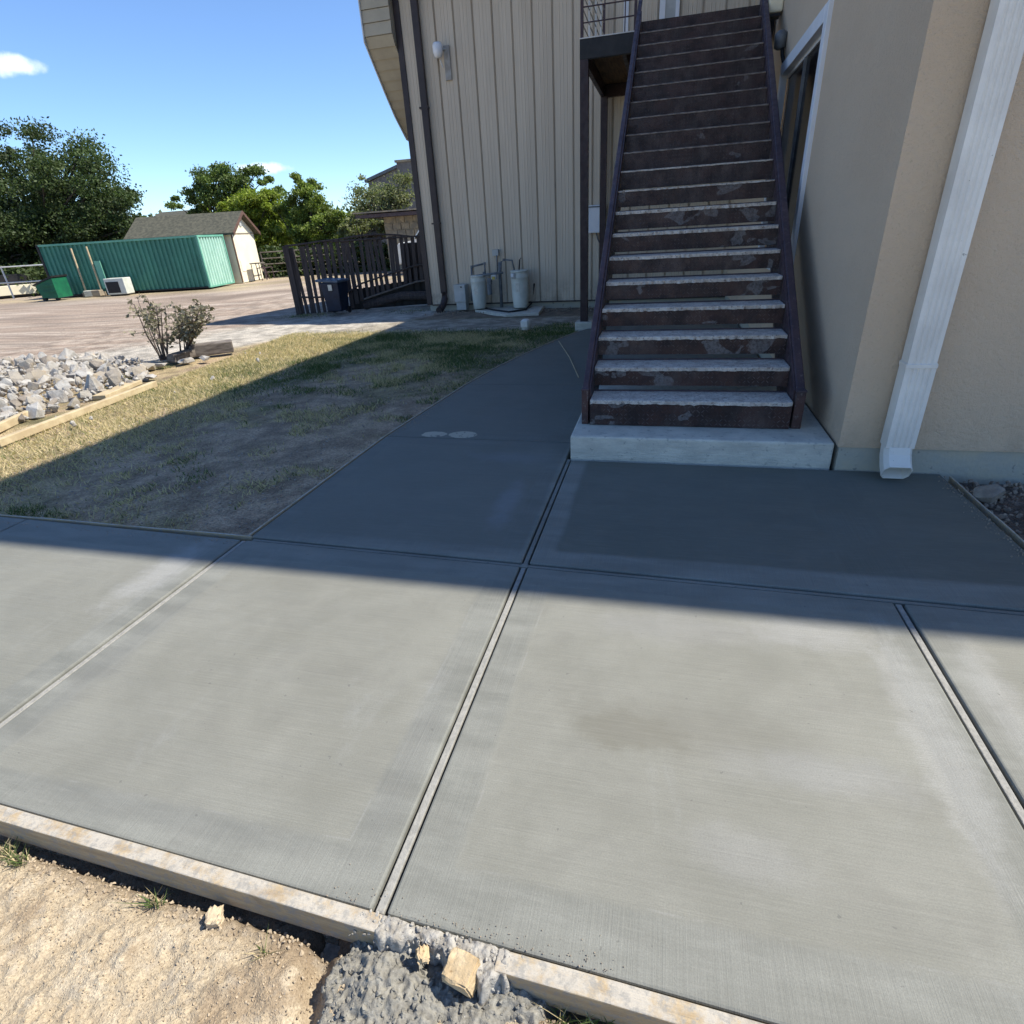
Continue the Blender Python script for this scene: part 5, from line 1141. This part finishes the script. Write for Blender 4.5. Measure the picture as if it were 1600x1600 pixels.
# straw and grit on the lawn
it = [(Vector((random.uniform(-5.5, -1.6), random.uniform(2.45, 8.5), 0)), random.uniform(.008, .03), R_()) for i in range(2600)]
it = [(Vector((v.x, v.y, float(zat(np.array([v.x]), np.array([v.y]))[0])+.003)), s_, r_) for v, s_, r_ in it if v.x < np.interp(v.y, [2.4]+[e[1] for e in edge], [-2.28]+[e[0]-.05 for e in edge])]
tag(scatter('lawn_grit', pm('pale_grit', (.36, .32, .27), (.24, .20, .165), 20, .95, .003), it), 'pale grit and pebbles in the bare patches of the lawn', 'grit', kind='stuff')

nS = 60000; lx = rng.uniform(-6.6, -1.3, nS); ly = rng.uniform(2.42, 9.6, nS)
je = np.interp(ly, [2.4]+[e[1] for e in edge], [-2.27]+[e[0]-.03 for e in edge]); jl = np.interp(ly, [2.4, 3.6, 4.66, 5.9, 7.6, 9.5], [-6.6, -5.75, -6.05, -6.15, -6.4, -6.7])
ok = (lx < je) & (lx > jl) & (rng.uniform(0, 1, nS) < sstep(fbm(lx*2.3, ly*2.3, 88, 4), .40, .62)); lx = lx[ok]; ly = ly[ok]; n_ = len(lx); th = rng.uniform(0, 2*PI, n_); Ls = rng.uniform(.01, .035, n_); zz = zat(lx, ly)+rng.uniform(.003, .012, n_)
b0 = np.stack([lx-np.sin(th)*.0022, ly+np.cos(th)*.0022, zz], 1); b1 = np.stack([lx+np.sin(th)*.0022, ly-np.cos(th)*.0022, zz], 1); tp = np.stack([lx+np.cos(th)*Ls, ly+np.sin(th)*Ls, zz+rng.uniform(-.004, .010, n_)], 1)
tag(raw_mesh('dead_straw', np.stack([b0, b1, tp], 1).reshape(-1, 3), np.arange(3*n_).reshape(-1, 3), MGR, np.repeat(np.array([.52, .43, .27])*rng.uniform(.45, 1.25, (n_, 1)), 3, 0)), 'dead straw matted over the bare patches of the lawn', 'straw', kind='stuff')
it = []
for i in range(520):
    k = random.randrange(len(edge)-1); f = random.random(); ex_, ey_ = edge[k][0]*(1-f)+edge[k+1][0]*f, edge[k][1]*(1-f)+edge[k+1][1]*f
    it.append((Vector((ex_+.01+abs(random.gauss(0, .05)), ey_, .003)), random.uniform(.003, .014), R_()))
for i in range(160): x_ = random.uniform(-.75, 0); it.append((Vector((x_, yn(x_)+abs(random.gauss(0, .025)), .002)), random.uniform(.0015, .006), R_()))
for i in range(220): x_ = random.uniform(-5, -2.25); it.append((Vector((x_, 2.32-abs(random.gauss(0, .03)), .002)), random.uniform(.002, .010), R_()))
for i in range(200): y_ = random.uniform(2.4, 3.7); it.append((Vector((1.715-abs(random.gauss(0, .03)), y_, .003)), random.uniform(.004, .014), R_()))
for i in range(260): x_ = random.uniform(-4.9, -1.3); y_ = random.uniform(11.6, 12.2); it.append((Vector((x_, y_, -.02)), random.uniform(.015, .05), R_()))
tag(scatter('scattered_crumbs', pm('dirt_crumb', (.36, .29, .21), (.24, .20, .16), 20, .95, .003), it), 'dirt crumbs strewn along the slab and walk edges', 'crumbs', kind='stuff')
